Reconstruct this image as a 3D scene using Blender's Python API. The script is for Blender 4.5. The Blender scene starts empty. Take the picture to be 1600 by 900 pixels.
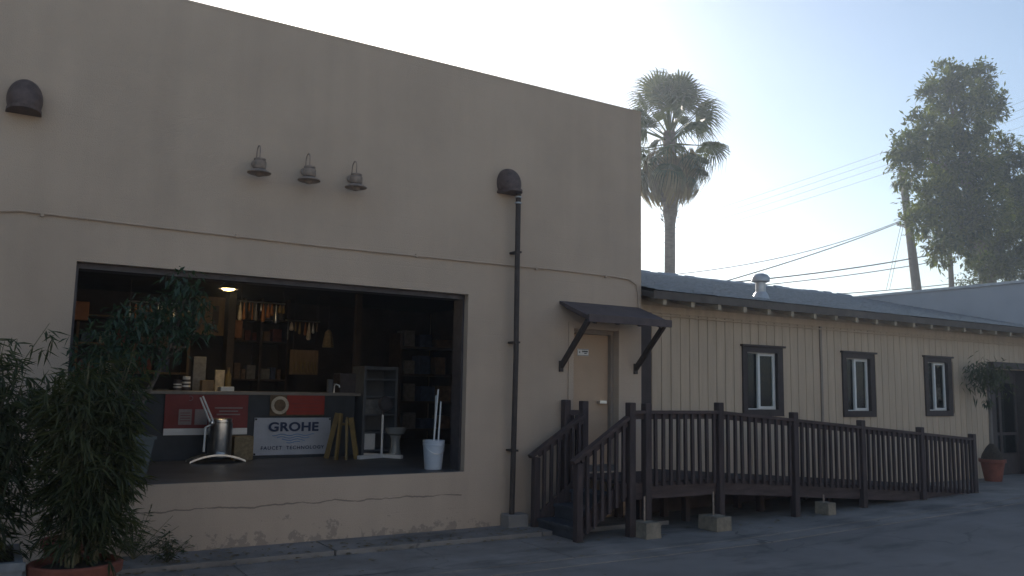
import bpy, math, random
from mathutils import Vector, Matrix
random.seed(7)
R = math.radians
sc = bpy.context.scene
COL = sc.collection

# ------------------------------------------------------------------ camera
CAM = Vector((0.0, 0.0, 1.8))
RV = Vector((0.84807792, -0.52957917, 0.01759945))
UV = Vector((-0.07877973, -0.09317474, 0.9925282))
FV = Vector((0.52398243, 0.84312773, 0.12073954))
cam_d = bpy.data.cameras.new('camera')
cam = bpy.data.objects.new('camera', cam_d)
COL.objects.link(cam)
m = Matrix((RV, UV, -FV)).transposed().to_4x4()
m.translation = CAM
cam.matrix_world = m
cam_d.sensor_width = 36
cam_d.lens = 36 * 1300 / 1600
cam_d.clip_start = 0.05
cam_d.clip_end = 3000
sc.camera = cam

# ------------------------------------------------------------------ sky, sun, exposure
SUN_AZ, SUN_EL = R(17.5), R(22.0)          # azimuth from +Y towards +X
w = bpy.data.worlds.new('World')
sc.world = w
w.use_nodes = True
nt = w.node_tree
nt.nodes.clear()
sky = nt.nodes.new('ShaderNodeTexSky')
sky.sky_type = 'NISHITA'
sky.sun_disc = False
sky.sun_elevation = SUN_EL
sky.sun_rotation = SUN_AZ
sky.air_density = 1.0
sky.dust_density = 0.7
sky.ozone_density = 1.0
bg = nt.nodes.new('ShaderNodeBackground')
bg.inputs['Strength'].default_value = 0.12
wo = nt.nodes.new('ShaderNodeOutputWorld')
nt.links.new(sky.outputs['Color'], bg.inputs['Color'])
nt.links.new(bg.outputs['Background'], wo.inputs['Surface'])
sun_d = bpy.data.lights.new('sun', 'SUN')
sun_d.energy = 5.0
sun_d.angle = R(0.53)
sun_d.color = (1.0, 0.93, 0.82)
sun = bpy.data.objects.new('sun', sun_d)
COL.objects.link(sun)
sdir = Vector((math.sin(SUN_AZ) * math.cos(SUN_EL), math.cos(SUN_AZ) * math.cos(SUN_EL), math.sin(SUN_EL)))
sun.rotation_euler = sdir.to_track_quat('Z', 'Y').to_euler()
sun.location = (10, 40, 30)
sc.view_settings.view_transform = 'Standard'
sc.view_settings.look = 'None'
sc.view_settings.exposure = 0.38
sc.view_settings.gamma = 1.0
sc.view_settings.use_curve_mapping = False
sc.render.engine = 'CYCLES'
sc.cycles.use_denoising = True
sc.cycles.max_bounces = 6
sc.cycles.volume_bounces = 1

# ------------------------------------------------------------------ materials
def mat(name, col, rough=0.8, var=0.15, scale=6.0, bump=0.0, bscale=60.0, metal=0.0, detail=5.0, col2=None, stretch=None, spec=0.3):
    m = bpy.data.materials.new(name)
    m.use_nodes = True
    t = m.node_tree
    b = t.nodes['Principled BSDF']
    b.inputs['Roughness'].default_value = rough
    b.inputs['Metallic'].default_value = metal
    b.inputs['Specular IOR Level'].default_value = spec
    tc = t.nodes.new('ShaderNodeTexCoord')
    geo = t.nodes.new('ShaderNodeNewGeometry')
    src = geo.outputs['Position']
    if stretch:
        mp = t.nodes.new('ShaderNodeMapping')
        mp.inputs['Scale'].default_value = stretch
        t.links.new(src, mp.inputs['Vector'])
        src = mp.outputs['Vector']
    n = t.nodes.new('ShaderNodeTexNoise')
    n.inputs['Scale'].default_value = scale
    n.inputs['Detail'].default_value = detail
    n.inputs['Roughness'].default_value = 0.6
    t.links.new(src, n.inputs['Vector'])
    rp = t.nodes.new('ShaderNodeValToRGB')
    rp.color_ramp.elements[0].position = 0.3
    rp.color_ramp.elements[1].position = 0.7
    c2 = col2 or col
    rp.color_ramp.elements[0].color = (*[max(0, c * (1 - var)) for c in c2], 1)
    rp.color_ramp.elements[1].color = (*[min(1, c * (1 + var)) for c in col], 1)
    t.links.new(n.outputs['Fac'], rp.inputs['Fac'])
    t.links.new(rp.outputs['Color'], b.inputs['Base Color'])
    if bump:
        n2 = t.nodes.new('ShaderNodeTexNoise')
        n2.inputs['Scale'].default_value = bscale
        n2.inputs['Detail'].default_value = 4
        t.links.new(src, n2.inputs['Vector'])
        bp = t.nodes.new('ShaderNodeBump')
        bp.inputs['Strength'].default_value = bump
        bp.inputs['Distance'].default_value = 0.02
        t.links.new(n2.outputs['Fac'], bp.inputs['Height'])
        t.links.new(bp.outputs['Normal'], b.inputs['Normal'])
    return m

def leaf_mat(name, col, col2, trans=0.45, rough=0.5):
    m = bpy.data.materials.new(name)
    m.use_nodes = True
    t = m.node_tree
    b = t.nodes['Principled BSDF']
    out = t.nodes['Material Output']
    b.inputs['Roughness'].default_value = rough
    b.inputs['Specular IOR Level'].default_value = 0.35
    geo = t.nodes.new('ShaderNodeNewGeometry')
    n = t.nodes.new('ShaderNodeTexNoise')
    n.inputs['Scale'].default_value = 1.3
    n.inputs['Detail'].default_value = 8
    t.links.new(geo.outputs['Position'], n.inputs['Vector'])
    ad = t.nodes.new('ShaderNodeMath'); ad.operation = 'MULTIPLY_ADD'
    ad.inputs[1].default_value = 0.5
    t.links.new(geo.outputs['Random Per Island'], ad.inputs[0])
    t.links.new(n.outputs['Fac'], ad.inputs[2])
    rp = t.nodes.new('ShaderNodeValToRGB')
    rp.color_ramp.elements[0].position = 0.4
    rp.color_ramp.elements[0].color = (*col, 1)
    rp.color_ramp.elements[1].position = 1.0
    rp.color_ramp.elements[1].color = (*col2, 1)
    t.links.new(ad.outputs[0], rp.inputs['Fac'])
    t.links.new(rp.outputs['Color'], b.inputs['Base Color'])
    tr = t.nodes.new('ShaderNodeBsdfTranslucent')
    mx = t.nodes.new('ShaderNodeMix'); mx.data_type = 'RGBA'; mx.blend_type = 'MULTIPLY'
    mx.inputs['Factor'].default_value = 1
    t.links.new(rp.outputs['Color'], mx.inputs['A'])
    mx.inputs['B'].default_value = (1.9, 1.9, 0.7, 1)
    t.links.new(mx.outputs['Result'], tr.inputs['Color'])
    ms = t.nodes.new('ShaderNodeMixShader')
    ms.inputs['Fac'].default_value = trans
    t.links.new(b.outputs['BSDF'], ms.inputs[1])
    t.links.new(tr.outputs['BSDF'], ms.inputs[2])
    t.links.new(ms.outputs['Shader'], out.inputs['Surface'])
    return m

def glass_mat(name):
    m = bpy.data.materials.new(name)
    m.use_nodes = True
    t = m.node_tree
    t.nodes.remove(t.nodes['Principled BSDF'])
    out = t.nodes['Material Output']
    tr = t.nodes.new('ShaderNodeBsdfTransparent'); tr.inputs['Color'].default_value = (0.8, 0.84, 0.84, 1)
    gl = t.nodes.new('ShaderNodeBsdfGlossy'); gl.inputs['Roughness'].default_value = 0.02
    fr = t.nodes.new('ShaderNodeFresnel'); fr.inputs['IOR'].default_value = 1.5
    mx = t.nodes.new('ShaderNodeMixShader')
    t.links.new(fr.outputs['Fac'], mx.inputs['Fac'])
    t.links.new(tr.outputs['BSDF'], mx.inputs[1]); t.links.new(gl.outputs['BSDF'], mx.inputs[2])
    t.links.new(mx.outputs['Shader'], out.inputs['Surface'])
    return m

def emit_mat(name, col, s):
    m = bpy.data.materials.new(name)
    m.use_nodes = True
    t = m.node_tree
    b = t.nodes['Principled BSDF']
    b.inputs['Base Color'].default_value = (*col, 1)
    b.inputs['Emission Color'].default_value = (*col, 1)
    b.inputs['Emission Strength'].default_value = s
    return m

def stucco_mat():
    """painted stucco over block: broad tone changes, faint courses, a ragged crack below the window, flaking near the ground"""
    m = mat('stucco', (0.485, 0.375, 0.285), 0.9, 0.09, 0.7, 0.35, 90)
    t = m.node_tree
    b = t.nodes['Principled BSDF']
    geo = [n for n in t.nodes if n.bl_idname == 'ShaderNodeNewGeometry'][0]
    base = b.inputs['Base Color'].links[0].from_socket
    sep = t.nodes.new('ShaderNodeSeparateXYZ'); t.links.new(geo.outputs['Position'], sep.inputs[0])
    def math_(op, a, b_=None, c=None):
        n = t.nodes.new('ShaderNodeMath'); n.operation = op
        for i, v in enumerate((a, b_, c)):
            if v is None: continue
            if hasattr(v, 'links'): t.links.new(v, n.inputs[i])
            else: n.inputs[i].default_value = v
        return n.outputs[0]
    # crack height wanders round z = 0.47
    n1 = t.nodes.new('ShaderNodeTexNoise'); n1.noise_dimensions = '1D'; n1.inputs['Scale'].default_value = 2.2; n1.inputs['Detail'].default_value = 6
    t.links.new(sep.outputs['X'], n1.inputs['W'])
    zc = math_('MULTIPLY_ADD', n1.outputs['Fac'], 0.10, 0.43)
    d = math_('ABSOLUTE', math_('SUBTRACT', sep.outputs['Z'], zc))
    n2 = t.nodes.new('ShaderNodeTexNoise'); n2.inputs['Scale'].default_value = 5; t.links.new(geo.outputs['Position'], n2.inputs['Vector'])
    wd = math_('MULTIPLY_ADD', n2.outputs['Fac'], 0.018, -0.002)
    line = math_('LESS_THAN', d, wd)
    inx = math_('MULTIPLY', math_('LESS_THAN', sep.outputs['X'], 5.15), math_('GREATER_THAN', sep.outputs['X'], 0.7))
    crack = math_('MULTIPLY', line, inx)
    # flaked patches close to the ground
    n3 = t.nodes.new('ShaderNodeTexNoise'); n3.inputs['Scale'].default_value = 7; n3.inputs['Detail'].default_value = 7; n3.inputs['Roughness'].default_value = 0.7
    t.links.new(geo.outputs['Position'], n3.inputs['Vector'])
    lim = math_('MULTIPLY_ADD', sep.outputs['Z'], 0.55, 0.47)
    flake = math_('GREATER_THAN', n3.outputs['Fac'], lim)
    mx = t.nodes.new('ShaderNodeMix'); mx.data_type = 'RGBA'
    t.links.new(math_('MULTIPLY', flake, 0.5), mx.inputs['Factor']); t.links.new(base, mx.inputs['A'])
    mx.inputs['B'].default_value = (0.20, 0.165, 0.14, 1)
    mx2 = t.nodes.new('ShaderNodeMix'); mx2.data_type = 'RGBA'
    t.links.new(math_('MULTIPLY', crack, 0.55), mx2.inputs['Factor']); t.links.new(mx.outputs['Result'], mx2.inputs['A'])
    mx2.inputs['B'].default_value = (0.05, 0.042, 0.036, 1)
    # rain streaks running down from the parapet
    n4 = t.nodes.new('ShaderNodeTexNoise'); n4.inputs['Scale'].default_value = 1.0; n4.inputs['Detail'].default_value = 6
    mp = t.nodes.new('ShaderNodeMapping'); mp.inputs['Scale'].default_value = (3.5, 1, 0.18)
    t.links.new(geo.outputs['Position'], mp.inputs['Vector']); t.links.new(mp.outputs['Vector'], n4.inputs['Vector'])
    rp = t.nodes.new('ShaderNodeMapRange'); rp.inputs['From Min'].default_value = 0.35; rp.inputs['From Max'].default_value = 0.7
    rp.inputs['To Min'].default_value = 0.955; rp.inputs['To Max'].default_value = 1.03
    t.links.new(n4.outputs['Fac'], rp.inputs['Value'])
    mx3 = t.nodes.new('ShaderNodeMix'); mx3.data_type = 'RGBA'; mx3.blend_type = 'MULTIPLY'; mx3.inputs['Factor'].default_value = 1
    t.links.new(mx2.outputs['Result'], mx3.inputs['A']); t.links.new(rp.outputs['Result'], mx3.inputs['B'])
    t.links.new(mx3.outputs['Result'], b.inputs['Base Color'])
    # block courses every 0.2 m, as faint relief
    fr = math_('FRACT', math_('MULTIPLY', sep.outputs['Z'], 5.0))
    cs = math_('LESS_THAN', math_('ABSOLUTE', math_('SUBTRACT', fr, 0.5)), 0.04)
    bump = [n for n in t.nodes if n.bl_idname == 'ShaderNodeBump'][0]
    nf = bump.inputs['Height'].links[0].from_socket
    hh = math_('SUBTRACT', math_('SUBTRACT', nf, math_('MULTIPLY', cs, 0.22)), crack)
    t.links.new(hh, bump.inputs['Height'])
    return m

M = {}
M['stucco'] = stucco_mat()
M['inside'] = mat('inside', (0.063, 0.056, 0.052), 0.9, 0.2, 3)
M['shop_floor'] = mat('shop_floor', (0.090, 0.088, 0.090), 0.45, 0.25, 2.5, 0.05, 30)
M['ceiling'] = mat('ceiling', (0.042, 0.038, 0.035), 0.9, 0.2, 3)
M['roofing'] = mat('roofing', (0.12, 0.12, 0.12), 0.9, 0.2, 5, 0.3, 80)
M['asphalt'] = mat('asphalt', (0.225, 0.20, 0.182), 0.9, 0.18, 0.8, 0.5, 120, detail=10)
def add_cracks(m, scale, width, dark):
    t = m.node_tree; b = t.nodes['Principled BSDF']
    base = b.inputs['Base Color'].links[0].from_socket
    geo = [n for n in t.nodes if n.bl_idname == 'ShaderNodeNewGeometry'][0]
    nz = t.nodes.new('ShaderNodeTexNoise'); nz.inputs['Scale'].default_value = 2.5; nz.inputs['Detail'].default_value = 5
    t.links.new(geo.outputs['Position'], nz.inputs['Vector'])
    mv = t.nodes.new('ShaderNodeVectorMath'); mv.operation = 'MULTIPLY_ADD'
    t.links.new(nz.outputs['Color'], mv.inputs[0]); mv.inputs[1].default_value = (.5, .5, 0); t.links.new(geo.outputs['Position'], mv.inputs[2])
    vo = t.nodes.new('ShaderNodeTexVoronoi'); vo.feature = 'DISTANCE_TO_EDGE'; vo.inputs['Scale'].default_value = scale
    t.links.new(mv.outputs[0], vo.inputs['Vector'])
    lt = t.nodes.new('ShaderNodeMath'); lt.operation = 'LESS_THAN'; lt.inputs[1].default_value = width
    t.links.new(vo.outputs['Distance'], lt.inputs[0])
    n2 = t.nodes.new('ShaderNodeTexNoise'); n2.inputs['Scale'].default_value = .45; n2.inputs['Detail'].default_value = 3
    t.links.new(geo.outputs['Position'], n2.inputs['Vector'])
    gt = t.nodes.new('ShaderNodeMapRange'); gt.inputs['From Min'].default_value = .45; gt.inputs['From Max'].default_value = .6; gt.inputs['To Max'].default_value = dark
    t.links.new(n2.outputs['Fac'], gt.inputs['Value'])
    mu = t.nodes.new('ShaderNodeMath'); mu.operation = 'MULTIPLY'
    t.links.new(lt.outputs[0], mu.inputs[0]); t.links.new(gt.outputs[0], mu.inputs[1])
    mx = t.nodes.new('ShaderNodeMix'); mx.data_type = 'RGBA'; mx.inputs['B'].default_value = (.03, .028, .027, 1)
    t.links.new(mu.outputs[0], mx.inputs['Factor']); t.links.new(base, mx.inputs['A'])
    # oil and tyre stains
    n3 = t.nodes.new('ShaderNodeTexNoise'); n3.inputs['Scale'].default_value = 1.1; n3.inputs['Detail'].default_value = 8; n3.inputs['Roughness'].default_value = .65
    mp = t.nodes.new('ShaderNodeMapping'); mp.inputs['Scale'].default_value = (.5, 1.6, 1); mp.inputs['Location'].default_value = (7, 3, 0)
    t.links.new(geo.outputs['Position'], mp.inputs['Vector']); t.links.new(mp.outputs['Vector'], n3.inputs['Vector'])
    g3 = t.nodes.new('ShaderNodeMapRange'); g3.inputs['From Min'].default_value = .52; g3.inputs['From Max'].default_value = .66; g3.inputs['To Max'].default_value = .5
    t.links.new(n3.outputs['Fac'], g3.inputs['Value'])
    m2 = t.nodes.new('ShaderNodeMix'); m2.data_type = 'RGBA'; m2.inputs['B'].default_value = (.055, .052, .05, 1)
    t.links.new(g3.outputs[0], m2.inputs['Factor']); t.links.new(mx.outputs['Result'], m2.inputs['A'])
    t.links.new(m2.outputs['Result'], b.inputs['Base Color'])
add_cracks(M['asphalt'], .4, .005, .25)
M['concrete'] = mat('concrete', (0.25, 0.222, 0.20), 0.9, 0.25, 1.6, 0.35, 70, detail=9)
add_cracks(M['concrete'], .45, .006, .5)
M['concrete_pale'] = mat('concrete_pale', (0.25, 0.21, 0.16), 0.9, 0.35, 7, 0.4, 60)
M['dark_metal'] = mat('dark_metal', (0.07, 0.062, 0.066), 0.5, 0.25, 9, 0.1, 60, metal=0.3)
M['bronze'] = mat('bronze', (0.12, 0.085, 0.075), 0.6, 0.3, 14, 0.15, 80, metal=0.2)
M['lamp_grey'] = mat('lamp_grey', (0.27, 0.21, 0.17), 0.6, 0.25, 20, 0.1, 80, metal=0.2)
M['pipe_brown'] = mat('pipe_brown', (0.055, 0.042, 0.036), 0.6, 0.25, 8, 0.1, 60)
M['steel'] = mat('steel', (0.62, 0.62, 0.62), 0.3, 0.1, 9, metal=1.0)
M['galv'] = mat('galv', (0.45, 0.46, 0.47), 0.5, 0.15, 9, metal=0.7)
M['wood_dark'] = mat('wood_dark', (0.062, 0.044, 0.042), 0.75, 0.35, 3, 0.25, 25, stretch=(6, 6, 0.8))
M['wood_rail'] = mat('wood_rail', (0.075, 0.052, 0.048), 0.75, 0.35, 3, 0.25, 25, stretch=(0.8, 6, 6))
M['tread'] = mat('tread', (0.055, 0.055, 0.062), 0.75, 0.3, 5, 0.25, 30)
M['canopy'] = mat('canopy', (0.10, 0.075, 0.072), 0.75, 0.2, 6, 0.2, 40)
M['door_tan'] = mat('door_tan', (0.45, 0.32, 0.22), 0.6, 0.07, 2, 0.05, 40)
M['door_trim'] = mat('door_trim', (0.27, 0.22, 0.18), 0.6, 0.1, 5)
M['siding'] = mat('siding', (0.50, 0.39, 0.285), 0.8, 0.10, 1.7, 0.2, 40, stretch=(5, 5, 0.6))
M['stucco_far'] = mat('stucco_far', (0.57, 0.51, 0.43), 0.9, 0.08, 1)
M['siding_back'] = mat('siding_back', (0.27, 0.205, 0.14), 0.9, 0.1, 4)
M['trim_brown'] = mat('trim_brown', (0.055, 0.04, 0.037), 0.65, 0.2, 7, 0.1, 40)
M['vinyl'] = mat('vinyl', (0.68, 0.68, 0.66), 0.45, 0.05, 5)
M['curtain'] = mat('curtain', (0.34, 0.31, 0.27), 0.9, 0.3, 9, stretch=(8, 1, 0.4))
M['glass'] = glass_mat('glass')
M['shingle'] = mat('shingle', (0.16, 0.178, 0.21), 0.42, 0.25, 9, 0.25, 70, spec=0.8)
M['fascia'] = mat('fascia', (0.10, 0.082, 0.07), 0.8, 0.2, 6)
M['rafter'] = mat('rafter', (0.36, 0.29, 0.21), 0.8, 0.15, 5)
M['grey_stucco'] = mat('grey_stucco', (0.40, 0.40, 0.41), 0.9, 0.10, 0.8, 0.25, 70)
M['terracotta'] = mat('terracotta', (0.20, 0.065, 0.042), 0.75, 0.25, 7, 0.15, 40)
M['soil'] = mat('soil', (0.05, 0.038, 0.028), 0.95, 0.4, 25, 0.6, 60)
M['planter'] = mat('planter', (0.19, 0.20, 0.21), 0.8, 0.2, 6, 0.2, 50)
M['bin'] = mat('bin', (0.095, 0.113, 0.117), 0.55, 0.12, 6)
M['bucket'] = mat('bucket', (0.450, 0.495, 0.555), 0.45, 0.06, 6)
M['banner_white'] = mat('banner_white', (0.432, 0.446, 0.490), 0.5, 0.08, 6, 0.15, 9)
M['banner_red'] = mat('banner_red', (0.205, 0.034, 0.031), 0.55, 0.12, 5, 0.15, 9)
M['banner_bright'] = mat('banner_bright', (0.300, 0.030, 0.018), 0.55, 0.12, 5)
M['ink_blue'] = mat('ink_blue', (0.03, 0.045, 0.10), 0.6, 0.05, 5)
M['wave_blue'] = mat('wave_blue', (0.16, 0.27, 0.45), 0.6, 0.05, 5)
M['ink_black'] = mat('ink_black', (0.02, 0.02, 0.02), 0.6, 0.05, 5)
M['print_pale'] = mat('print_pale', (0.252, 0.204, 0.198), 0.6, 0.1, 20)
M['print_brown'] = mat('print_brown', (0.14, 0.09, 0.05), 0.6, 0.4, 18)
M['counter'] = mat('counter', (0.049, 0.053, 0.060), 0.7, 0.2, 4)
M['counter_top'] = mat('counter_top', (0.204, 0.186, 0.168), 0.4, 0.15, 6)
M['wood_tan'] = mat('wood_tan', (0.198, 0.132, 0.072), 0.65, 0.2, 4, 0.1, 30, stretch=(6, 6, 1))
M['gold_wood'] = mat('gold_wood', (0.198, 0.138, 0.050), 0.55, 0.2, 6)
M['cardboard'] = mat('cardboard', (0.204, 0.156, 0.090), 0.8, 0.35, 30)
M['white_paint'] = mat('white_paint', (0.72, 0.71, 0.69), 0.5, 0.05, 5)
M['porcelain'] = mat('porcelain', (0.248, 0.257, 0.252), 0.25, 0.04, 5, spec=0.5)
M['cabinet'] = mat('cabinet', (0.117, 0.126, 0.140), 0.55, 0.1, 5)
M['shelf_dark'] = mat('shelf_dark', (0.07, 0.055, 0.045), 0.7, 0.2, 6)
M['product'] = [mat('product_%s' % n, c, 0.6, 0.3, 15) for n, c in
                (('grey', (0.17, 0.165, 0.16)), ('brown', (0.16, 0.10, 0.06)), ('red', (0.16, 0.05, 0.035)), ('cream', (0.5, 0.43, 0.33)), ('navy', (0.06, 0.08, 0.14)))]
M['orange_wood'] = mat('orange_wood', (0.294, 0.119, 0.042), 0.5, 0.2, 8)
M['lamp_glow'] = emit_mat('lamp_glow', (1.0, 0.83, 0.38), 5.0)
M['bark'] = mat('bark', (0.13, 0.105, 0.085), 0.9, 0.35, 5, 0.6, 25)
M['palm_bark'] = mat('palm_bark', (0.16, 0.13, 0.11), 0.9, 0.35, 5, 0.7, 18, stretch=(1, 1, 3))
M['pole_wood'] = mat('pole_wood', (0.17, 0.15, 0.135), 0.85, 0.2, 4, 0.3, 30, stretch=(5, 5, 0.5))
M['wire'] = mat('wire', (0.05, 0.05, 0.05), 0.6, 0.1, 5)
M['leaf_tree'] = leaf_mat('leaf_tree', (0.016, 0.031, 0.016), (0.085, 0.10, 0.026), 0.42)
M['leaf_palm'] = leaf_mat('leaf_palm', (0.03, 0.045, 0.022), (0.085, 0.095, 0.045), 0.25)
M['leaf_dead'] = leaf_mat('leaf_dead', (0.12, 0.09, 0.055), (0.22, 0.17, 0.10), 0.25, 0.8)
M['leaf_bamboo'] = leaf_mat('leaf_bamboo', (0.026, 0.036, 0.017), (0.085, 0.092, 0.042), 0.35)
M['leaf_shrub'] = leaf_mat('leaf_shrub', (0.028, 0.040, 0.022), (0.085, 0.10, 0.055), 0.35)
M['leaf_ficus'] = leaf_mat('leaf_ficus', (0.020, 0.042, 0.030), (0.050, 0.085, 0.055), 0.3)
M['culm'] = mat('culm', (0.13, 0.12, 0.065), 0.6, 0.3, 9)

# ------------------------------------------------------------------ mesh helpers
OFF = {}

class MB:
    def __init__(s):
        s.v = []; s.f = []
    def add(s, vs, fs):
        k = len(s.v)
        s.v += [tuple(v) for v in vs]
        s.f += [tuple(i + k for i in f) for f in fs]
        return s
    def box(s, x0, x1, y0, y1, z0, z1):
        v = [(x0, y0, z0), (x1, y0, z0), (x1, y1, z0), (x0, y1, z0), (x0, y0, z1), (x1, y0, z1), (x1, y1, z1), (x0, y1, z1)]
        return s.add(v, [(0, 3, 2, 1), (4, 5, 6, 7), (0, 1, 5, 4), (1, 2, 6, 5), (2, 3, 7, 6), (3, 0, 4, 7)])
    def bevbox(s, x0, x1, y0, y1, z0, z1, b=0.006):
        """box with chamfered vertical and top edges"""
        def ring(z, i):
            return [(x0 + i + b, y0 + i, z), (x1 - i - b, y0 + i, z), (x1 - i, y0 + i + b, z), (x1 - i, y1 - i - b, z),
                    (x1 - i - b, y1 - i, z), (x0 + i + b, y1 - i, z), (x0 + i, y1 - i - b, z), (x0 + i, y0 + i + b, z)]
        v = ring(z0, 0) + ring(z1 - b, 0) + ring(z1, b)
        f = [tuple(range(7, -1, -1)), tuple(range(16, 24))]
        for k in (0, 8):
            for i in range(8):
                j = (i + 1) % 8
                f.append((k + i, k + j, k + 8 + j, k + 8 + i))
        return s.add(v, f)
    def prism(s, pts, axis, a, b_):
        """extrude a closed polygon given in the two other axes (in axis order) from a to b_"""
        n = len(pts)
        def mk(p, t):
            q = list(p); q.insert(axis, t); return tuple(q)
        v = [mk(p, a) for p in pts] + [mk(p, b_) for p in pts]
        f = [tuple(range(n)), tuple(range(2 * n - 1, n - 1, -1))]
        f += [(i, i + n, (i + 1) % n + n, (i + 1) % n) for i in range(n)]
        return s.add(v, f)
    def beam(s, a, b_, wd, ht, up=(0, 0, 1)):
        a = Vector(a); b_ = Vector(b_); d = (b_ - a).normalized()
        sd = d.cross(Vector(up)).normalized(); u = sd.cross(d)
        v = []
        for p in (a, b_):
            for i, j in ((-1, -1), (1, -1), (1, 1), (-1, 1)):
                v.append(p + sd * (i * wd / 2) + u * (j * ht / 2))
        return s.add(v, [(3, 2, 1, 0), (4, 5, 6, 7), (0, 1, 5, 4), (1, 2, 6, 5), (2, 3, 7, 6), (3, 0, 4, 7)])
    def tube(s, pts, rad, n=8, cap=True):
        pts = [Vector(p) for p in pts]
        if not hasattr(rad, '__len__'): rad = [rad] * len(pts)
        k = len(s.v); ref = None
        for i, p in enumerate(pts):
            d = (pts[min(i + 1, len(pts) - 1)] - pts[max(i - 1, 0)]).normalized()
            if ref is None:
                ref = d.cross(Vector((0, 0, 1)) if abs(d.z) < .9 else Vector((1, 0, 0))).normalized()
            else:
                ref = (ref - d * ref.dot(d)).normalized()
            o = d.cross(ref)
            for q in range(n):
                an = 2 * math.pi * q / n
                s.v.append(tuple(p + (ref * math.cos(an) + o * math.sin(an)) * rad[i]))
        for i in range(len(pts) - 1):
            for q in range(n):
                a = k + i * n + q; b_ = k + i * n + (q + 1) % n
                s.f.append((a, b_, b_ + n, a + n))
        if cap:
            s.f.append(tuple(k + q for q in range(n - 1, -1, -1)))
            e = k + (len(pts) - 1) * n
            s.f.append(tuple(e + q for q in range(n)))
        return s
    def lathe(s, prof, n=20, o=(0, 0, 0), tilt=None):
        """prof: (radius, z) from bottom to top"""
        k = len(s.v); o = Vector(o)
        for (r_, z) in prof:
            for q in range(n):
                an = 2 * math.pi * q / n
                p = Vector((r_ * math.cos(an), r_ * math.sin(an), z))
                if tilt: p = tilt @ p
                s.v.append(tuple(o + p))
        for i in range(len(prof) - 1):
            for q in range(n):
                a = k + i * n + q; b_ = k + i * n + (q + 1) % n
                s.f.append((a, b_, b_ + n, a + n))
        if prof[0][0] > 1e-4: s.f.append(tuple(k + q for q in range(n - 1, -1, -1)))
        e = k + (len(prof) - 1) * n
        if prof[-1][0] > 1e-4: s.f.append(tuple(e + q for q in range(n)))
        return s
    def mesh(s, name, material, off=(0, 0, 0), smooth=False):
        me = bpy.data.meshes.new(name)
        ox, oy, oz = off
        me.from_pydata([(x - ox, y - oy, z - oz) for x, y, z in s.v], [], s.f)
        if material: me.materials.append(material)
        if smooth:
            me.polygons.foreach_set('use_smooth', [True] * len(me.polygons))
            try: me.set_sharp_from_angle(angle=R(40))
            except Exception: pass
        me.update()
        return me
    def build(s, name, material, parent=None, smooth=False, base=None):
        off = OFF.get(parent.name, (0, 0, 0)) if parent else (base or (0, 0, 0))
        o = bpy.data.objects.new(name, s.mesh(name, material, off, smooth))
        COL.objects.link(o)
        if parent:
            o.parent = parent
        else:
            o.location = off
        OFF[o.name] = off
        return o

def tag(o, label=None, cat=None, group=None, kind=None):
    if label: o['label'] = label
    if cat: o['category'] = cat
    if group: o['group'] = group
    if kind: o['kind'] = kind
    return o

def thing(name, loc, label, cat, group=None):
    o = bpy.data.objects.new(name, None)
    o.empty_display_size = 0.1
    o.location = loc
    COL.objects.link(o)
    OFF[o.name] = tuple(loc)
    return tag(o, label, cat, group)

def inst(name, me, parent, loc):
    """a piece sharing mesh data; loc in world coordinates"""
    off = OFF.get(parent.name, (0, 0, 0))
    o = bpy.data.objects.new(name, me)
    o.location = (loc[0] - off[0], loc[1] - off[1], loc[2] - off[2])
    o.parent = parent
    COL.objects.link(o)
    OFF[o.name] = tuple(loc)
    return o

def at(x, y, Y):
    """the point of the place seen at photo position x, y on the vertical plane at distance Y"""
    d = FV * 1300 + RV * (x - 800) - UV * (y - 450)
    return CAM + d * (Y / d.y)

def gz(x):
    """the street climbs slightly past the ramp"""
    if x < 8: return 0.0
    if x < 14.5:
        t = (x - 8) / 6.5
        return 0.16 * t
    return 0.16

def text_mesh(body, size, material, bold=0.0, spacing=1.0, width=None):
    cu = bpy.data.curves.new('lettering', 'FONT')
    cu.body = body; cu.size = size; cu.offset = bold; cu.space_character = spacing
    cu.align_x = 'CENTER'; cu.align_y = 'CENTER'; cu.extrude = 0.001
    o = bpy.data.objects.new('lettering', cu)
    COL.objects.link(o)
    dg = bpy.context.evaluated_depsgraph_get()
    me = bpy.data.meshes.new_from_object(o.evaluated_get(dg))
    bpy.data.objects.remove(o)
    me.transform(Matrix.Rotation(R(90), 4, 'X'))
    if width:
        xs = [v.co.x for v in me.vertices]
        k = width / (max(xs) - min(xs))
        me.transform(Matrix.Diagonal((k, 1, 1, 1)))
    me.materials.clear(); me.materials.append(material)
    return me

# ================================================================== SETTING
D, D2, FZ = 9.40, 9.65, 0.76

# ground sheet: fine near the place, coarse out to the horizon
def strip_x(a, b_):
    xs = [a]
    for x in (8.0, 9.3, 10.6, 11.9, 13.2, 14.5):
        if a < x < b_: xs.append(x)
    return xs + [b_]
g = MB()
gx = [-350, -60, -10, 0, 4] + [8, 9.3, 10.6, 11.9, 13.2, 14.5] + [22, 60, 350]
gy = [-350, -60, -8, 0, 4, 7, 10, 14, 30, 100, 350]
vs = [(x, y, gz(x) - 0.004) for y in gy for x in gx]
n = len(gx)
fs = [(j * n + i, j * n + i + 1, (j + 1) * n + i + 1, (j + 1) * n + i) for j in range(len(gy) - 1) for i in range(n - 1)]
tag(g.add(vs, fs).build('ground', M['asphalt']), kind='structure')

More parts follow.
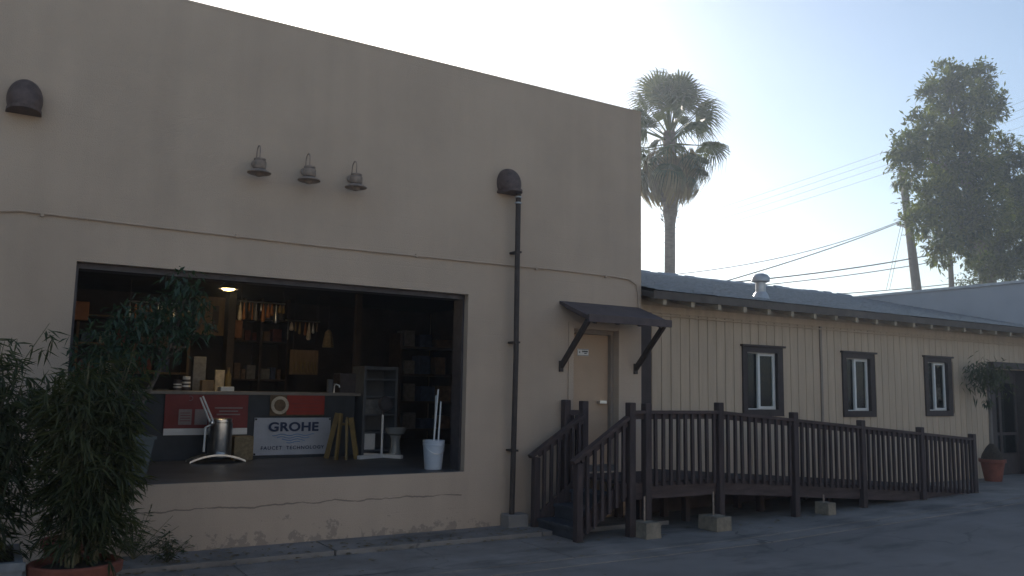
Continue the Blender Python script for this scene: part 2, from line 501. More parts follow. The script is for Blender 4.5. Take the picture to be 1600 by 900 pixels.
def slab(x0, x1, y0, y1, top):
    b = MB()
    xs = strip_x(x0, x1)
    prof = [(x, gz(x) + top) for x in xs] + [(x, gz(x) - 0.05) for x in reversed(xs)]
    # polygon in (x, z), extruded along y
    nn = len(prof)
    v = [(p[0], y0, p[1]) for p in prof] + [(p[0], y1, p[1]) for p in prof]
    f = [tuple(range(nn)), tuple(range(2 * nn - 1, nn - 1, -1))] + [(i, i + nn, (i + 1) % nn + nn, (i + 1) % nn) for i in range(nn)]
    return b.add(v, f)

pav = slab(-12, 24, 7.45, 8.72, 0.004).build('pavement', M['concrete'])
tag(pav, kind='structure')
# narrow apron of concrete slabs at the foot of the wall
edges = [-11, -7.5, -4, -0.6, 3.28, 5.95, 8.05]
for a, b_ in zip(edges[:-1], edges[1:]):
    slab(a + 0.012, b_ - 0.012, 8.76, 9.395, 0.055).build('slab', M['concrete'], pav)
# second row of paving slabs, joints show as dark lines
for a in (-8, -4.6, -1.2, 2.2, 5.5, 8.8, 12.1, 15.4):
    slab(a + 0.01, a + 3.29, 7.47, 8.70, 0.011).build('slab', M['concrete'], pav)
# gutter edge
ed = slab(-12, 24, 7.16, 7.43, 0.006).build('gutter', M['concrete'])
tag(ed, kind='structure')

# the sunlit morning air
hz = MB().box(-352, 352, -352, 352, -1.2, 26).build('haze', None)
hm = bpy.data.materials.new('haze'); hm.use_nodes = True
ht = hm.node_tree; ht.nodes.remove(ht.nodes['Principled BSDF'])
pv = ht.nodes.new('ShaderNodeVolumePrincipled')
pv.inputs['Color'].default_value = (0.80, 0.89, 1.0, 1)
pv.inputs['Density'].default_value = 0.0024
pv.inputs['Anisotropy'].default_value = 0.72
ht.links.new(pv.outputs['Volume'], ht.nodes['Material Output'].inputs['Volume'])
hz.data.materials.clear(); hz.data.materials.append(hm)
tag(hz, 'pale sunlit haze filling the air over the street', 'haze', kind='stuff')

# ---------------------------------------------------------------- main building
B = thing('stucco_building', (3, D, 0), 'tall tan stucco shop building with one wide dark open front', 'building')
XL, XR, HT = -14.0, 8.10, 6.0
T = 0.28
wb = MB()
OX0, OX1, OZ0, OZ1 = 0.655, 5.18, FZ, 3.01      # shop opening
DX0, DX1, DZ0, DZ1 = 6.86, 7.66, 0.68, 2.66      # door opening
y0, y1 = D, D + T
wb.box(XL, OX0, y0, y1, -0.1, HT)
wb.box(OX0, OX1, y0, y1, -0.1, OZ0 - 0.004)
wb.box(OX0, OX1, y0, y1, OZ1, HT)
wb.box(OX1, DX0, y0, y1, -0.1, HT)
wb.box(DX0, DX1, y0, y1, -0.1, DZ0)
wb.box(DX0, DX1, y0, y1, DZ1, HT)
wb.box(DX1, XR, y0, y1, -0.1, HT)
wb.build('front_wall', M['stucco'], B)
wb2 = MB()
wb2.box(XR - T, XR, y1, 24, -0.1, HT - 0.002); wb2.box(XL, XL + T, y1, 24, -0.1, HT - 0.002); wb2.box(XL, XR, 24, 24.28, -0.1, HT)
wb2.build('side_wall', M['stucco'], B)
MB().box(XL + T, XR - T, y1, 24, 5.5, 5.65).build('roof', M['roofing'], B)
MB().box(XL - 0.004, XR + 0.004, D - 0.004, D + T + 0.03, HT, HT + 0.03).build('parapet_cap', M['stucco'], B)
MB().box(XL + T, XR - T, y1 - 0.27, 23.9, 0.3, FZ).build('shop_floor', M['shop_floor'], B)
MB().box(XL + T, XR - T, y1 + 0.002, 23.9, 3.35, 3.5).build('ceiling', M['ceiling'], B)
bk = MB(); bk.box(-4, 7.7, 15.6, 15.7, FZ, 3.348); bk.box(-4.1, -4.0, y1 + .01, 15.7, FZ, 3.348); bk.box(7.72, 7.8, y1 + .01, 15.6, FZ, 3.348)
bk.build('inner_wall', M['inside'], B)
# thin dark metal jamb lining and head of the roll-up shop front
jl = MB()
jl.box(OX1 - 0.03, OX1 - 0.002, D + 0.10, D + 0.34, FZ + 0.002, OZ1 - 0.002)
jl.box(OX0 + 0.002, OX0 + 0.03, D + 0.10, D + 0.34, FZ + 0.002, OZ1 - 0.002)
jl.box(OX0 + 0.032, OX1 - 0.032, D + 0.10, D + 0.34, OZ1 - 0.06, OZ1 - 0.002)
jl.build('jamb', M['dark_metal'], B)

# side door of the main building
dr = MB()
dr.box(DX0 + 0.05, DX1 - 0.05, D + 0.17, D + 0.21, DZ0 + 0.01, DZ1 - 0.06)
door = dr.build('door', M['door_tan'], B)
MB().box(DX0 + 0.55, DX0 + 0.67, D + 0.09, D + 0.17, 1.62, 1.66).build('door_handle', M['steel'], door)
fr = MB()
fr.box(DX0 + .001, DX0 + 0.05, D + 0.10, D + 0.24, DZ0 + .001, DZ1 - .001); fr.box(DX1 - 0.05, DX1 - .001, D + 0.10, D + 0.24, DZ0 + .001, DZ1 - .001)
fr.box(DX0 + 0.052, DX1 - 0.052, D + 0.10, D + 0.24, DZ1 - 0.055, DZ1 - .001)
fr.build('door_frame', M['door_trim'], B)
tr = MB()
tr.box(DX1, DX1 + 0.085, D - 0.025, D - 0.001, DZ0, DZ1 + 0.085); tr.box(DX0 - 0.085, DX0, D - 0.02, D - 0.001, DZ0, DZ1 + 0.085)
tr.box(DX0, DX1, D - 0.02, D - 0.001, DZ1, DZ1 + 0.085)
tr.build('door_trim', M['stucco'], B)

# little plate on the door
pl = tag(MB().box(7.06, 7.25, D + 0.158, D + 0.168, 2.29, 2.39).build('door_sign', M['white_paint'], base=(7.15, D + .16, 2.29)),
         'small white plate with dark print on the tan door', 'sign')
pb = MB()
pb.box(7.065, 7.245, D + 0.153, D + 0.1575, 2.380, 2.386); pb.box(7.065, 7.245, D + 0.153, D + 0.1575, 2.294, 2.300)
for i, (a, b_) in enumerate(((7.135, 7.150), (7.157, 7.170), (7.176, 7.194), (7.20, 7.212), (7.217, 7.232))):
    pb.box(a, b_, D + 0.153, D + 0.1575, 2.343, 2.362)
pb.box(7.175, 7.215, D + 0.153, D + 0.1575, 2.320, 2.332); pb.box(7.085, 7.098, D + 0.153, D + 0.1575, 2.33, 2.352)
pb.build('print', M['ink_black'], pl)

# canopy over the door
C = thing('door_canopy', (7.33, D, 2.1), 'dark brown sloping canopy with two diagonal braces over the tan door', 'canopy')
cx0, cx1 = 6.62, 8.05
sl = MB(); sl.prism([(D - .002, 3.03), (D - .002, 2.985), (8.74, 2.735), (8.74, 2.785)], 0, cx0, cx1); sl.build('roof_panel', M['canopy'], C)
MB().box(cx0 - .01, cx1 + .01, 8.70, 8.738, 2.70, 2.80).build('front_rail', M['canopy'], C)
for x in (cx0 + .03, cx1 - .07):
    MB().beam((x, D - .02, 2.13), (x, 8.78, 2.72), 0.045, 0.07).build('brace', M['pipe_brown'], C)
    MB().box(x - .03, x + .03, D - .03, D - .002, 2.05, 2.20).build('brace_plate', M['pipe_brown'], C)
for i in range(4):
    x = cx0 + .14 + i * (cx1 - cx0 - .28) / 3
    MB().beam((x, D - .01, 2.955), (x, 8.75, 2.71), 0.04, 0.055).build('rafter', M['canopy'], C)

# ---------------------------------------------------------------- things on the wall
def hood(cx, zb, label, s=1.0):
    h = thing('vent_hood', (cx, D, zb), label, 'vent', 'vent hoods on the stucco wall')
    nu, nv = 24, 12
    rx, ry = 0.16 * s, 0.24 * s
    b = MB(); vs = []
    for j in range(nv + 1):                     # from the wall (j = 0) to the nose
        t = j / nv
        y = D - 0.003 - ry * math.sin(t * math.pi / 2)
        k = max(0.02, math.cos(t * math.pi / 2)) ** 0.8
        zc = zb + .125 * s * (.12 + .88 * k); rz = .205 * s * k ** .9      # crown falls away to the front
        for i in range(nu + 1):
            a = R(-37 + 254 * i / nu)
            x = cx + rx * math.cos(a) * (.08 + .92 * k)
            z = max(zb, zc + rz * math.sin(a))
            vs.append((x, y, z))
    fs = [(j * (nu + 1) + i, j * (nu + 1) + i + 1, (j + 1) * (nu + 1) + i + 1, (j + 1) * (nu + 1) + i) for j in range(nv) for i in range(nu)]
    fs.append(tuple(nv * (nu + 1) + i for i in range(nu + 1)))
    b.add(vs, fs)
    b.build('dome', M['bronze'], h, True)
    # brim round the mouth
    br = MB()
    prof = []
    N = 18
    for i in range(N + 1):
        a = math.pi * i / N
        prof.append((cx + (rx - .004) * math.cos(a), D - .004 - (ry * 1.22) * math.sin(a) ** .8))
    br.prism(prof, 2, zb - .022 * s, zb + .010)
    br.build('brim', M['bronze'], h)
    return h
hood(0.08, 4.45, 'round dark vent hood high at the left end of the wall')
hood(5.73, 4.43, 'round dark vent hood at the top of the tall drain pipe')

dp = thing('drain_pipe', (5.83, D - .13, 0.05), 'tall thin dark pipe running down the stucco wall beside the door', 'pipe')
MB().tube([(5.83, D - .14, 4.42), (5.83, D - .14, 4.0), (5.835, D - .14, 2.2), (5.815, D - .135, 0.2)], 0.036, 10).build('pipe', M['pipe_brown'], dp, True)
for z in (4.36, 4.28): MB().lathe([(.037, z - .012), (.047, z - .008), (.047, z + .008), (.037, z + .012)], 12, (5.83, D - .14, 0)).build('collar', M['galv'], dp, True)
for z in (1.0, 2.4, 3.6): MB().box(5.79, 5.872, D - .181, D - .002, z, z + .025).build('strap', M['pipe_brown'], dp)
bx_ = MB().bevbox(5.72, 6.02, D - .22, D - .01, 0.055, 0.21, .008).build('concrete_block', M['concrete'], base=(5.87, D - .1, .055))
tag(bx_, 'low concrete block at the foot of the tall dark pipe', 'block')

def gooseneck(x, label, yaw=0):
    l = thing('barn_lamp', (x, D, 4.14), label, 'lamp', 'barn lamps on the stucco wall')
    yo = D - 0.20
    pts = [(x, D - .01, 4.29), (x, D - .045, 4.33)]
    for i in range(13):
        a = math.pi * i / 12
        pts.append((x, D - .13 + .07 * math.cos(a), 4.40 + .075 * math.sin(a)))
    pts.append((x, yo, 4.31))
    MB().tube(pts, .0065, 6).build('arm', M['lamp_grey'], l, True)
    MB().lathe([(.045, 0), (.045, .012), (.02, .02)], 12, (x, D - .002, 4.29), Matrix.Rotation(R(90), 3, 'X')).build('wall_plate', M['lamp_grey'], l, True)
    MB().lathe([(.066, 4.19), (.074, 4.205), (.074, 4.27), (.060, 4.285), (.066, 4.292), (.066, 4.305), (.03, 4.318), (.0, 4.32)], 18, (x, yo, 0)).build('canister', M['lamp_grey'], l, True)
    MB().lathe([(.124, 4.138), (.130, 4.142), (.126, 4.152), (.10, 4.168), (.075, 4.182), (.06, 4.186)], 24, (x, yo, 0)).build('shade', M['lamp_grey'], l, True)
    MB().lathe([(.0, 4.10), (.03, 4.107), (.045, 4.125), (.05, 4.15), (.045, 4.17)], 14, (x, yo, 0)).build('globe', M['lamp_grey'], l, True)
gooseneck(2.37, 'leftmost of the three barn lamps on the wall, nearest the far vent hood')
gooseneck(2.94, 'middle one of the three barn lamps on the stucco wall')
gooseneck(3.51, 'rightmost of the three barn lamps, nearest the tall pipe')

cd = MB()
pts = [(-2.5, D - .02, 3.40), (-.05, D - .02, 3.43), (.12, D - .02, 3.455), (1.6, D - .02, 3.44), (3.2, D - .02, 3.43), (5, D - .02, 3.44), (6.6, D - .02, 3.455), (7.55, D - .02, 3.45), (7.85, D - .02, 3.43), (8.0, D - .02, 3.36), (8.03, D - .022, 3.2), (8.035, D - .022, 3.0)]
cdo = cd.tube(pts, .012, 6).build('wall_cable', M['stucco'], base=(0, D, 3.43))
tag(cdo, 'long thin cable running across the stucco wall above the shop opening', 'cable')
for x in (.3, 2.2, 4.4, 6.2, 7.4): MB().box(x, x + .03, D - .036, D - .002, 3.42, 3.46).build('clip', M['stucco'], cdo)

# ---------------------------------------------------------------- low siding building
L = thing('siding_building', (13.5, D2, 0.1), 'low tan building with grooved board siding and dark shingle roof', 'building')
XG = 19.4
wins = [(10.45, 11.42, 1.43, 2.57), (13.01, 13.94, 1.41, 2.56), (15.52, 16.44, 1.42, 2.57)]
ENT = (17.95, 19.35, 0.15, 2.40)
holes = [(a + .06, b_ - .06, c + .06, d - .06) for a, b_, c, d in wins] + [ENT]
ZT = 3.22
xs = sorted({XR + .01, XG - .01} | {h[0] for h in holes} | {h[1] for h in holes})
core = MB()
for a, b_ in zip(xs[:-1], xs[1:]):
    mid = (a + b_) / 2
    hs = [h for h in holes if h[0] < mid < h[1]]
    if not hs: core.box(a, b_, D2, D2 + .15, -.1, ZT)
    else:
        core.box(a, b_, D2, D2 + .15, -.1, hs[0][2]); core.box(a, b_, D2, D2 + .15, hs[0][3], ZT)
core.box(XR + .01, XG - .01, 18.4, 18.5, -.1, ZT)
core.box(XR + .01, XR + .15, D2 + .15, 18.4, -.1, ZT)
core.build('wall', M['siding_back'], L)
# dark sheet on the wall below deck height, imitating shade under the ramp
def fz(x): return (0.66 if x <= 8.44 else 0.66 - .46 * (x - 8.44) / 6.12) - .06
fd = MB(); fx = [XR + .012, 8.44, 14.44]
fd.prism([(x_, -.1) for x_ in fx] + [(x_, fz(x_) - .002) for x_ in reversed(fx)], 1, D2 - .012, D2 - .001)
fd.build('under_ramp_shade', M['trim_brown'], L)
# each board of the siding
pitch, gap = 0.196, 0.009
x = XR + .02
cache = {}
while x < XG - .02:
    x1 = min(x + pitch - gap, XG - .012)
    segs = [(gz(x) - .02 if x > 14.45 else fz(x), ZT - .22)]
    for h in holes:
        if x1 > h[0] and x < h[1]:
            ns = []
            for a, b_ in segs:
                if h[2] > a: ns.append((a, min(b_, h[2])))
                if h[3] < b_: ns.append((max(a, h[3]), b_))
            segs = ns
    for a, b_ in segs:
        if b_ - a < .02: continue
        key = (round(x1 - x, 3), round(b_ - a, 3))
        if key not in cache:
            cache[key] = MB().bevbox(0, key[0], -.018, -.001, 0, key[1], .005).mesh('siding_board', M['siding'])
        inst('siding_board', cache[key], L, (x, D2, a))
    x += pitch
MB().box(XR + .012, XG - .012, D2 - .030, D2 - .002, ZT - .218, ZT - .11).build('frieze_board', M['siding'], L)
MB().box(XR + .012, XG - .012, D2 - .022, D2 - .002, ZT - .108, ZT).build('frieze_board', M['rafter'], L)
MB().box(12.405, 12.455, D2 - .045, D2 - .019, .1, ZT - .22).build('batten', M['door_trim'], L)
for i, (a, b_, c, d) in enumerate(wins):
    t_ = MB(); tw = .105
    t_.box(a, a + tw, D2 - .05, D2 - .019, c, d); t_.box(b_ - tw - .03, b_, D2 - .05, D2 - .019, c, d)
    t_.box(a + tw, b_ - tw - .03, D2 - .05, D2 - .019, c, c + .11); t_.box(a + tw, b_ - tw - .03, D2 - .05, D2 - .019, d - .09, d)
    t_.box(a - .035, b_ + .035, D2 - .085, D2 - .019, d + .001, d + .035)
    win = t_.build('window', M['trim_brown'], L)
    ia, ib, ic, id_ = a + tw - .02, b_ - tw - .03 + .02, c + .09, d - .07
    lin = MB()
    lin.box(ia - .02, ia, D2 - .018, D2 + .2, ic, id_); lin.box(ib, ib + .02, D2 - .018, D2 + .2, ic, id_)
    lin.box(ia, ib, D2 - .018, D2 + .2, ic - .02, ic); lin.box(ia, ib, D2 - .018, D2 + .2, id_, id_ + .02)
    lin.build('reveal', M['trim_brown'], win)
    fw = .035
    s_ = MB()
    s_.box(ia, ia + fw, D2 + .03, D2 + .08, ic, id_); s_.box(ib - fw, ib, D2 + .03, D2 + .08, ic, id_)
    s_.box(ia + fw, ib - fw, D2 + .03, D2 + .08, ic, ic + fw); s_.box(ia + fw, ib - fw, D2 + .03, D2 + .08, id_ - fw, id_)
    s_.build('frame', M['vinyl'], win)
    mx_ = ia + (ib - ia) * .46
    s2 = MB()
    s2.box(mx_ - .025, mx_ + .025, D2 + .012, D2 + .05, ic + fw, id_ - fw)
    s2.box(ib - fw - .045, ib - fw - .005, D2 + .012, D2 + .05, ic + fw, id_ - fw)
    s2.box(mx_ + .025, ib - fw - .045, D2 + .012, D2 + .05, ic + fw, ic + fw + .035); s2.box(mx_ + .025, ib - fw - .045, D2 + .012, D2 + .05, id_ - fw - .035, id_ - fw)
    s2.build('sliding_sash', M['vinyl'], win)
    MB().box(ia + fw, mx_, D2 + .055, D2 + .060, ic + fw, id_ - fw).build('pane', M['glass'], win)
    MB().box(mx_, ib - fw - .04, D2 + .030, D2 + .035, ic + fw, id_ - fw).build('pane', M['glass'], win)
    # room behind: dark box with a curtain
    rm = MB(); rm.box(ia - .3, ib + .3, D2 + .9, D2 + .95, ic - .3, id_ + .3)
    rm.build('room_back', M['inside'], win)
    cu = MB(); N = 24
    ca, cb = [(mx_ + .02, ib - .05), (mx_ + .12, ib - .05), (mx_ + .04, mx_ + .22)][i]
    v = []
    for j in range(N + 1):
        xx = ca + (cb - ca) * j / N
        v += [(xx, D2 + .13 + .02 * math.sin(j * 1.7), ic), (xx, D2 + .13 + .02 * math.sin(j * 1.7 + .4), id_)]
    cu.add(v, [(2 * j, 2 * j + 2, 2 * j + 3, 2 * j + 1) for j in range(N)])
    cu.build('curtain', M['curtain'], win, True)

# roof
YE, ZE, YRD, ZRD = 9.13, 3.28, 13.9, 4.40
slope = (ZRD - ZE) / (YRD - YE)
rb = MB(); rb.prism([(YE + .01, ZE - .035), (YRD, ZRD - .035), (18.9, ZE - .06), (18.9, ZE - .16), (YRD, ZRD - .14), (YE + .01, ZE - .12)], 0, XR + .005, XG - .005)
roof = rb.build('roof', M['fascia'], L)
nc = 26
for i in range(nc):
    ya = YE - .03 + (YRD - YE + .03) * i / nc; yb = YE + (YRD - YE) * (i + 1) / nc + .05
    za = ZE + (ya - YE) * slope; zb = ZE + (yb - YE) * slope
    # course with slightly uneven lower edge, tabs stepping
    cm = MB(); xx = XR + .006; random.seed(100 + i)
    while xx < XG - .01:
        xe = min(xx + random.uniform(.26, .34), XG - .006)
        j = random.uniform(-.006, .006); h = .014 + random.uniform(0, .006)
        cm.add([(xx, ya + j, za + h - .012), (xe - .006, ya + j, za + h - .012), (xe - .006, ya + j, za + h + .004), (xx, ya + j, za + h + .004), (xx, yb, zb - .004), (xe - .006, yb, zb - .004)],
               [(0, 1, 2, 3), (3, 2, 5, 4)])
        xx = xe
    cm.build('shingle_course', M['shingle'], roof)
capm = [MB().prism([(-.14, -.075), (0, -.005 + k * .006), (.14, -.075), (.14, -.06), (0, .025 + k * .012), (-.14, -.06)], 0, 0, .29).mesh('ridge_shingle', M['shingle']) for k in range(3)]
x = XR + .05; i = 0
while x < XG - .3:
    o = inst('ridge_shingle', capm[random.randrange(3)], roof, (x, YRD, ZRD + .02 + random.uniform(-.004, .004)))
    x += .27; i += 1
MB().box(XR + .005, XG - .005, YE - .012, YE + .008, ZE - .13, ZE - .012).build('fascia', M['fascia'], L)
x = 8.3
rt = MB().prism([(YE + .012, ZE - .13), (YE + .012, ZE - .21), (D2 - .032, ZE - .21 + .52 * slope), (D2 - .032, ZE - .125 + .5 * slope)], 0, 0, .07).mesh('rafter_tail', M['rafter'])
while x < XG - .2:
    o = bpy.data.objects.new('rafter_tail', rt); o.parent = L
    o.location = (x - 13.5, -D2, -.1); COL.objects.link(o)
    x += .56
# conduit under the eave
MB().tube([(XR + .02, D2 - .045, 2.965), (12, D2 - .045, 2.955), (17.8, D2 - .045, 2.95), (XG - .1, D2 - .045, 2.95)], .012, 6).build('eave_cable', M['siding'], L)
# corner board against the main building
MB().box(XR + .012, XR + .245, D2 - .19, D2 - .032, .665, 2.98).build('corner_post', M['trim_brown'], L)

# roof vent
V = thing('roof_vent', (10.72, 9.75, 3.4), 'round metal vent pipe with mushroom cap on the shingle roof', 'vent')
vx, vy = 10.92, 9.62
MB().lathe([(.15, 3.37), (.12, 3.46), (.088, 3.50)], 18, (vx, vy, 0)).build('flashing', M['galv'], V, True)
MB().lathe([(.085, 3.40), (.085, 3.68)], 18, (vx, vy, 0)).build('pipe', M['galv'], V, True)
MB().lathe([(.10, 3.66), (.155, 3.68), (.155, 3.745), (.12, 3.79), (.06, 3.815), (0, 3.82)], 18, (vx, vy, 0)).build('cap', M['galv'], V, True)

# entry at the right end
E_ = thing('entry_door', (18.65, D2 + .3, .16), 'dark glazed entry door with brown frame beside the potted tree', 'door')
ea, eb, ec, ed_ = ENT
f_ = MB()
f_.box(ea - .12, ea + .04, D2 - .06, D2 + .30, .16, ed_ + .02); f_.box(eb - .06, eb + .02, D2 - .06, D2 + .30, .16, ed_ + .02)
f_.box(ea - .16, eb + .03, D2 - .16, D2 + .30, ed_ + .021, ed_ + .15)
f_.build('frame', M['trim_brown'], E_)
d_ = MB()
for xa, xb in ((ea + .041, ea + .11), (ea + .60, ea + .70), (eb - .13, eb - .061)): d_.box(xa, xb, D2 + .18, D2 + .23, .16, ed_ + .02)
for za, zb in ((.16, .62), (1.0, 1.06), (ed_ - .28, ed_ + .02)):
    d_.box(ea + .11, ea + .60, D2 + .185, D2 + .225, za, zb); d_.box(ea + .70, eb - .13, D2 + .185, D2 + .225, za, zb)
d_.build('door_leaf', M['trim_brown'], E_)
MB().box(ea + .11, ea + .60, D2 + .20, D2 + .206, .62, ed_ - .28).build('pane', M['glass'], E_)
MB().box(ea + .70, eb - .13, D2 + .20, D2 + .206, .62, ed_ - .28).build('pane', M['glass'], E_)
pp = MB()
for a, b_, c, d in ((.14, .24, 1.6, 1.7), (.26, .36, 1.5, 1.62), (.26, .40, 1.40, 1.47), (.28, .38, 1.22, 1.36), (.16, .22, 1.64, 1.75)):
    pp.box(ea + a, ea + b_, D2 + .193, D2 + .199, c, d)
pp.build('sticker', M['product'][3], E_)
MB().box(ea - .2, eb + .3, D2 + 1.4, D2 + 1.45, 0, 2.8).build('room_back', M['inside'], E_)

# grey building closing the row on the right
Gb = thing('grey_building', (22, 12, 0.1), 'plain pale grey building wall rising behind the shingle roof', 'building')
MB().box(XG, 30, 9.35, 24, -.1, 4.36).build('wall', M['grey_stucco'], Gb)
MB().box(XG - .04, 30.04, 9.31, 24.04, 4.361, 4.42).build('parapet_cap', M['galv'], Gb)

# unseen shop rows added behind the camera to bounce warm sunlight onto the wall
for bx0, bx1, bh, bm, lab in ((-16, 3.5, 6.4, 'stucco_far', 'taller unseen shop row added across the street to bounce sunlight'), (4.2, 24, 5.6, 'stucco_far', 'lower unseen shop row added across the street to bounce sunlight')):
    ob_ = thing('added_bounce_building', ((bx0 + bx1) / 2, -15, 0), lab, 'building')
    fm = MB(); fm.box(bx0, bx1, -23, -15, -.1, bh); fm.build('wall', M[bm], ob_)
    MB().box(bx0 - .1, bx1 + .1, -23.1, -14.9, bh + .001, bh + .25).build('parapet_cap', M['fascia'], ob_)
    xx = bx0 + 1.5
    while xx < bx1 - 2.5:
        MB().box(xx, xx + 1.8, -14.998, -14.95, .9, 2.5).build('window', M['trim_brown'], ob_)
        xx += 4.2

# ---------------------------------------------------------------- stairs and ramp
YF = 8.20
def deck_z(x):
    if x <= 8.44: return 0.66
    return 0.66 + (0.20 - 0.66) * (x - 8.44) / (14.56 - 8.44)
def rail_z(x): return deck_z(x) + 0.90
RP = thing('wooden_ramp', (10.7, 8.9, 0), 'long dark brown wooden ramp with baluster railing along the siding building', 'ramp')
POST = [6.89, 7.15, 8.44, 9.95, 11.50, 13.04, 14.56]
def post_mesh(h): return MB().bevbox(-.05, .05, -.05, .05, 0, h, .007).mesh('post', M['wood_dark'])
for i, px in enumerate(POST):
    zb = gz(px) - .01 if i not in (1,) else .05
    zt = {0: 1.66, 1: 1.65, 2: 1.67, 3: 1.54, 4: 1.42, 5: 1.30, 6: 1.17}[i]
    inst('post', post_mesh(zt - zb), RP, (px, YF, zb))
for a, b_ in zip(POST[:-1], POST[1:]):
    xa, xb = a + .051, b_ - .051
    za, zb = rail_z(xa), rail_z(xb)
    MB().beam((xa, YF, za - .02), (xb, YF, zb - .02), .09, .04).build('handrail', M['wood_rail'], RP)
    MB().beam((xa, YF + .012, za - .075), (xb, YF + .012, zb - .075), .035, .07).build('top_rail', M['wood_rail'], RP)
    if b_ - a > .5:
        nb = round((b_ - a) / .132)
        bm = MB().box(-.02, .02, -.018, .018, 0, .905).mesh('baluster', M['wood_dark'])
        for k in range(1, nb):
            xx = a + (b_ - a) * k / nb
            o = inst('baluster', bm, RP, (xx, YF - .028, rail_z(xx) - .045 - .905))
            o.rotation_euler = (random.uniform(-.006, .006), random.uniform(-.008, .008), random.uniform(-.05, .05))
    # rim board
    MB().beam((xa - .05, YF + .04, deck_z(xa) - .115), (xb + .05, YF + .04, deck_z(xb) - .115), .04, .19).build('rim_board', M['wood_rail'], RP)
# deck boards run across
x = 6.9
while x < 14.6:
    w_ = .138
    zc = deck_z(x + w_ / 2)
    yb_ = 9.39 if x < XR - .1 else D2 - .03
    bo = MB().box(x, x + w_, YF + .022, yb_, zc - .035, zc)
    bo.build('deck_board', M['wood_dark'], RP)
    x += .145
for i, px in enumerate((7.6, 8.44, 9.95, 11.5, 13.0)):
    MB().box(px - .045, px + .045, YF + .065, 9.3, deck_z(px) - .2, deck_z(px) - .04).build('joist', M['wood_dark'], RP)
    for yy in (8.85, 9.3):
        if deck_z(px) - .2 > gz(px) + .05:
            MB().box(px - .044, px + .044, yy - .045, yy + .045, gz(px), deck_z(px) - .201).build('support_post', M['wood_dark'], RP)
# short gate rail between stair and wall at the top
inst('post', post_mesh(1.66 - .1), RP, (6.88, 9.17, .1))
inst('post', post_mesh(1.67 - .1), RP, (6.70, 9.33, .1))
MB().beam((6.85, 9.20, 1.50), (6.74, 9.30, 1.50), .05, .07).build('top_rail', M['wood_rail'], RP)
for t in (.35, .75):
    inst('baluster', MB().box(-.018, .018, -.018, .018, 0, .8).mesh('baluster', M['wood_dark']), RP, (6.85 - .11 * t, 9.20 + .1 * t, .68))

ST = thing('wooden_stairs', (6.45, 8.65, 0), 'short dark wooden stairs with sloping railings leading up to the landing', 'stairs')
SY0, SY1 = YF, 9.12
for k in range(3):
    x0 = 6.10 + k * .255; z = .17 * (k + 1)
    MB().bevbox(x0 - .03, x0 + .275, SY0 + .055, SY1 - .045, z - .04, z, .006).build('tread', M['tread'], ST)
    MB().box(x0, x0 + .02, SY0 + .055, SY1 - .045, z - .17 + (.001 if k else .012), z - .041).build('riser', M['tread'], ST)
for yy in (SY0 + .03, SY1 - .02):
    MB().prism([(6.10, .015), (6.85, .50), (6.85, .66), (6.72, .66), (6.06, .20), (6.06, .015)], 1, yy - .02, yy + .02).build('stringer', M['wood_dark'], ST)
for yy, nm in ((SY0, 0), (SY1, 1)):
    inst('newel_post', MB().bevbox(-.045, .045, -.045, .045, 0, .93, .007).mesh('newel_post', M['wood_dark']), ST, (6.08, yy, .0))
    MB().beam((5.99, yy, .94), (6.84, yy, 1.47), .09, .045).build('handrail', M['wood_rail'], ST)
    MB().beam((6.12, yy + .01, .965), (6.835, yy + .01, 1.40), .035, .07).build('top_rail', M['wood_rail'], ST)
    for k in range(1, 7):
        xx = 6.08 + (6.86 - 6.08) * k / 7
        zt = .94 + (xx - 5.99) * (1.47 - .94) / (6.84 - 5.99) - .03
        zb = max(.06, .06 + (xx - 6.12) * .62)
        inst('baluster', MB().box(-.02, .02, -.018, .018, 0, zt - zb).mesh('baluster', M['wood_dark']), ST, (xx, yy - .03, zb))

# pier blocks
def pier(x, y, w_, dpt, h, label, rz=0):
    p = thing('pier_block', (x, y, gz(x)), label, 'block', 'concrete pier blocks under the ramp')
    b = MB()
    t_ = .96
    a, c = w_ / 2, dpt / 2
    z0 = gz(x) + .012
    v = [(x - a, y - c, z0), (x + a, y - c, z0), (x + a, y + c, z0), (x - a, y + c, z0)]
    v += [(x - a * t_, y - c * t_, z0 + h), (x + a * t_, y - c * t_, z0 + h), (x + a * t_, y + c * t_, z0 + h), (x - a * t_, y + c * t_, z0 + h)]
    b.add(v, [(0, 3, 2, 1), (4, 5, 6, 7), (0, 1, 5, 4), (1, 2, 6, 5), (2, 3, 7, 6), (3, 0, 4, 7)])
    o = b.build('block', M['concrete_pale'], p)
    MB().box(x - .012, x + .012, y + .02, y + .032, z0 + h, max(z0 + h + .05, deck_z(x) - .16)).build('strap', M['lamp_grey'], p)
    return p
pier(7.05, 8.10, .24, .30, .19, 'concrete pier block beside the stairs, leftmost of the three')
pier(8.24, 8.10, .27, .34, .18, 'concrete pier block under the level landing, middle of the three')
pier(10.50, 8.12, .17, .24, .17, 'small concrete pier block under the sloping ramp, rightmost of the three')

# ---------------------------------------------------------------- inside the shop
def shop_box(name, a, b_, Y, dep, m, label, cat, bottom=None, group=None):
    p = at(*a, Y); q = at(*b_, Y)
    o = MB().bevbox(p.x, q.x, Y, Y + dep, q.z if bottom is None else bottom, p.z, .006).build(name, m, base=((p.x + q.x) / 2, Y + dep / 2, q.z if bottom is None else bottom))
    return tag(o, label, cat, group)

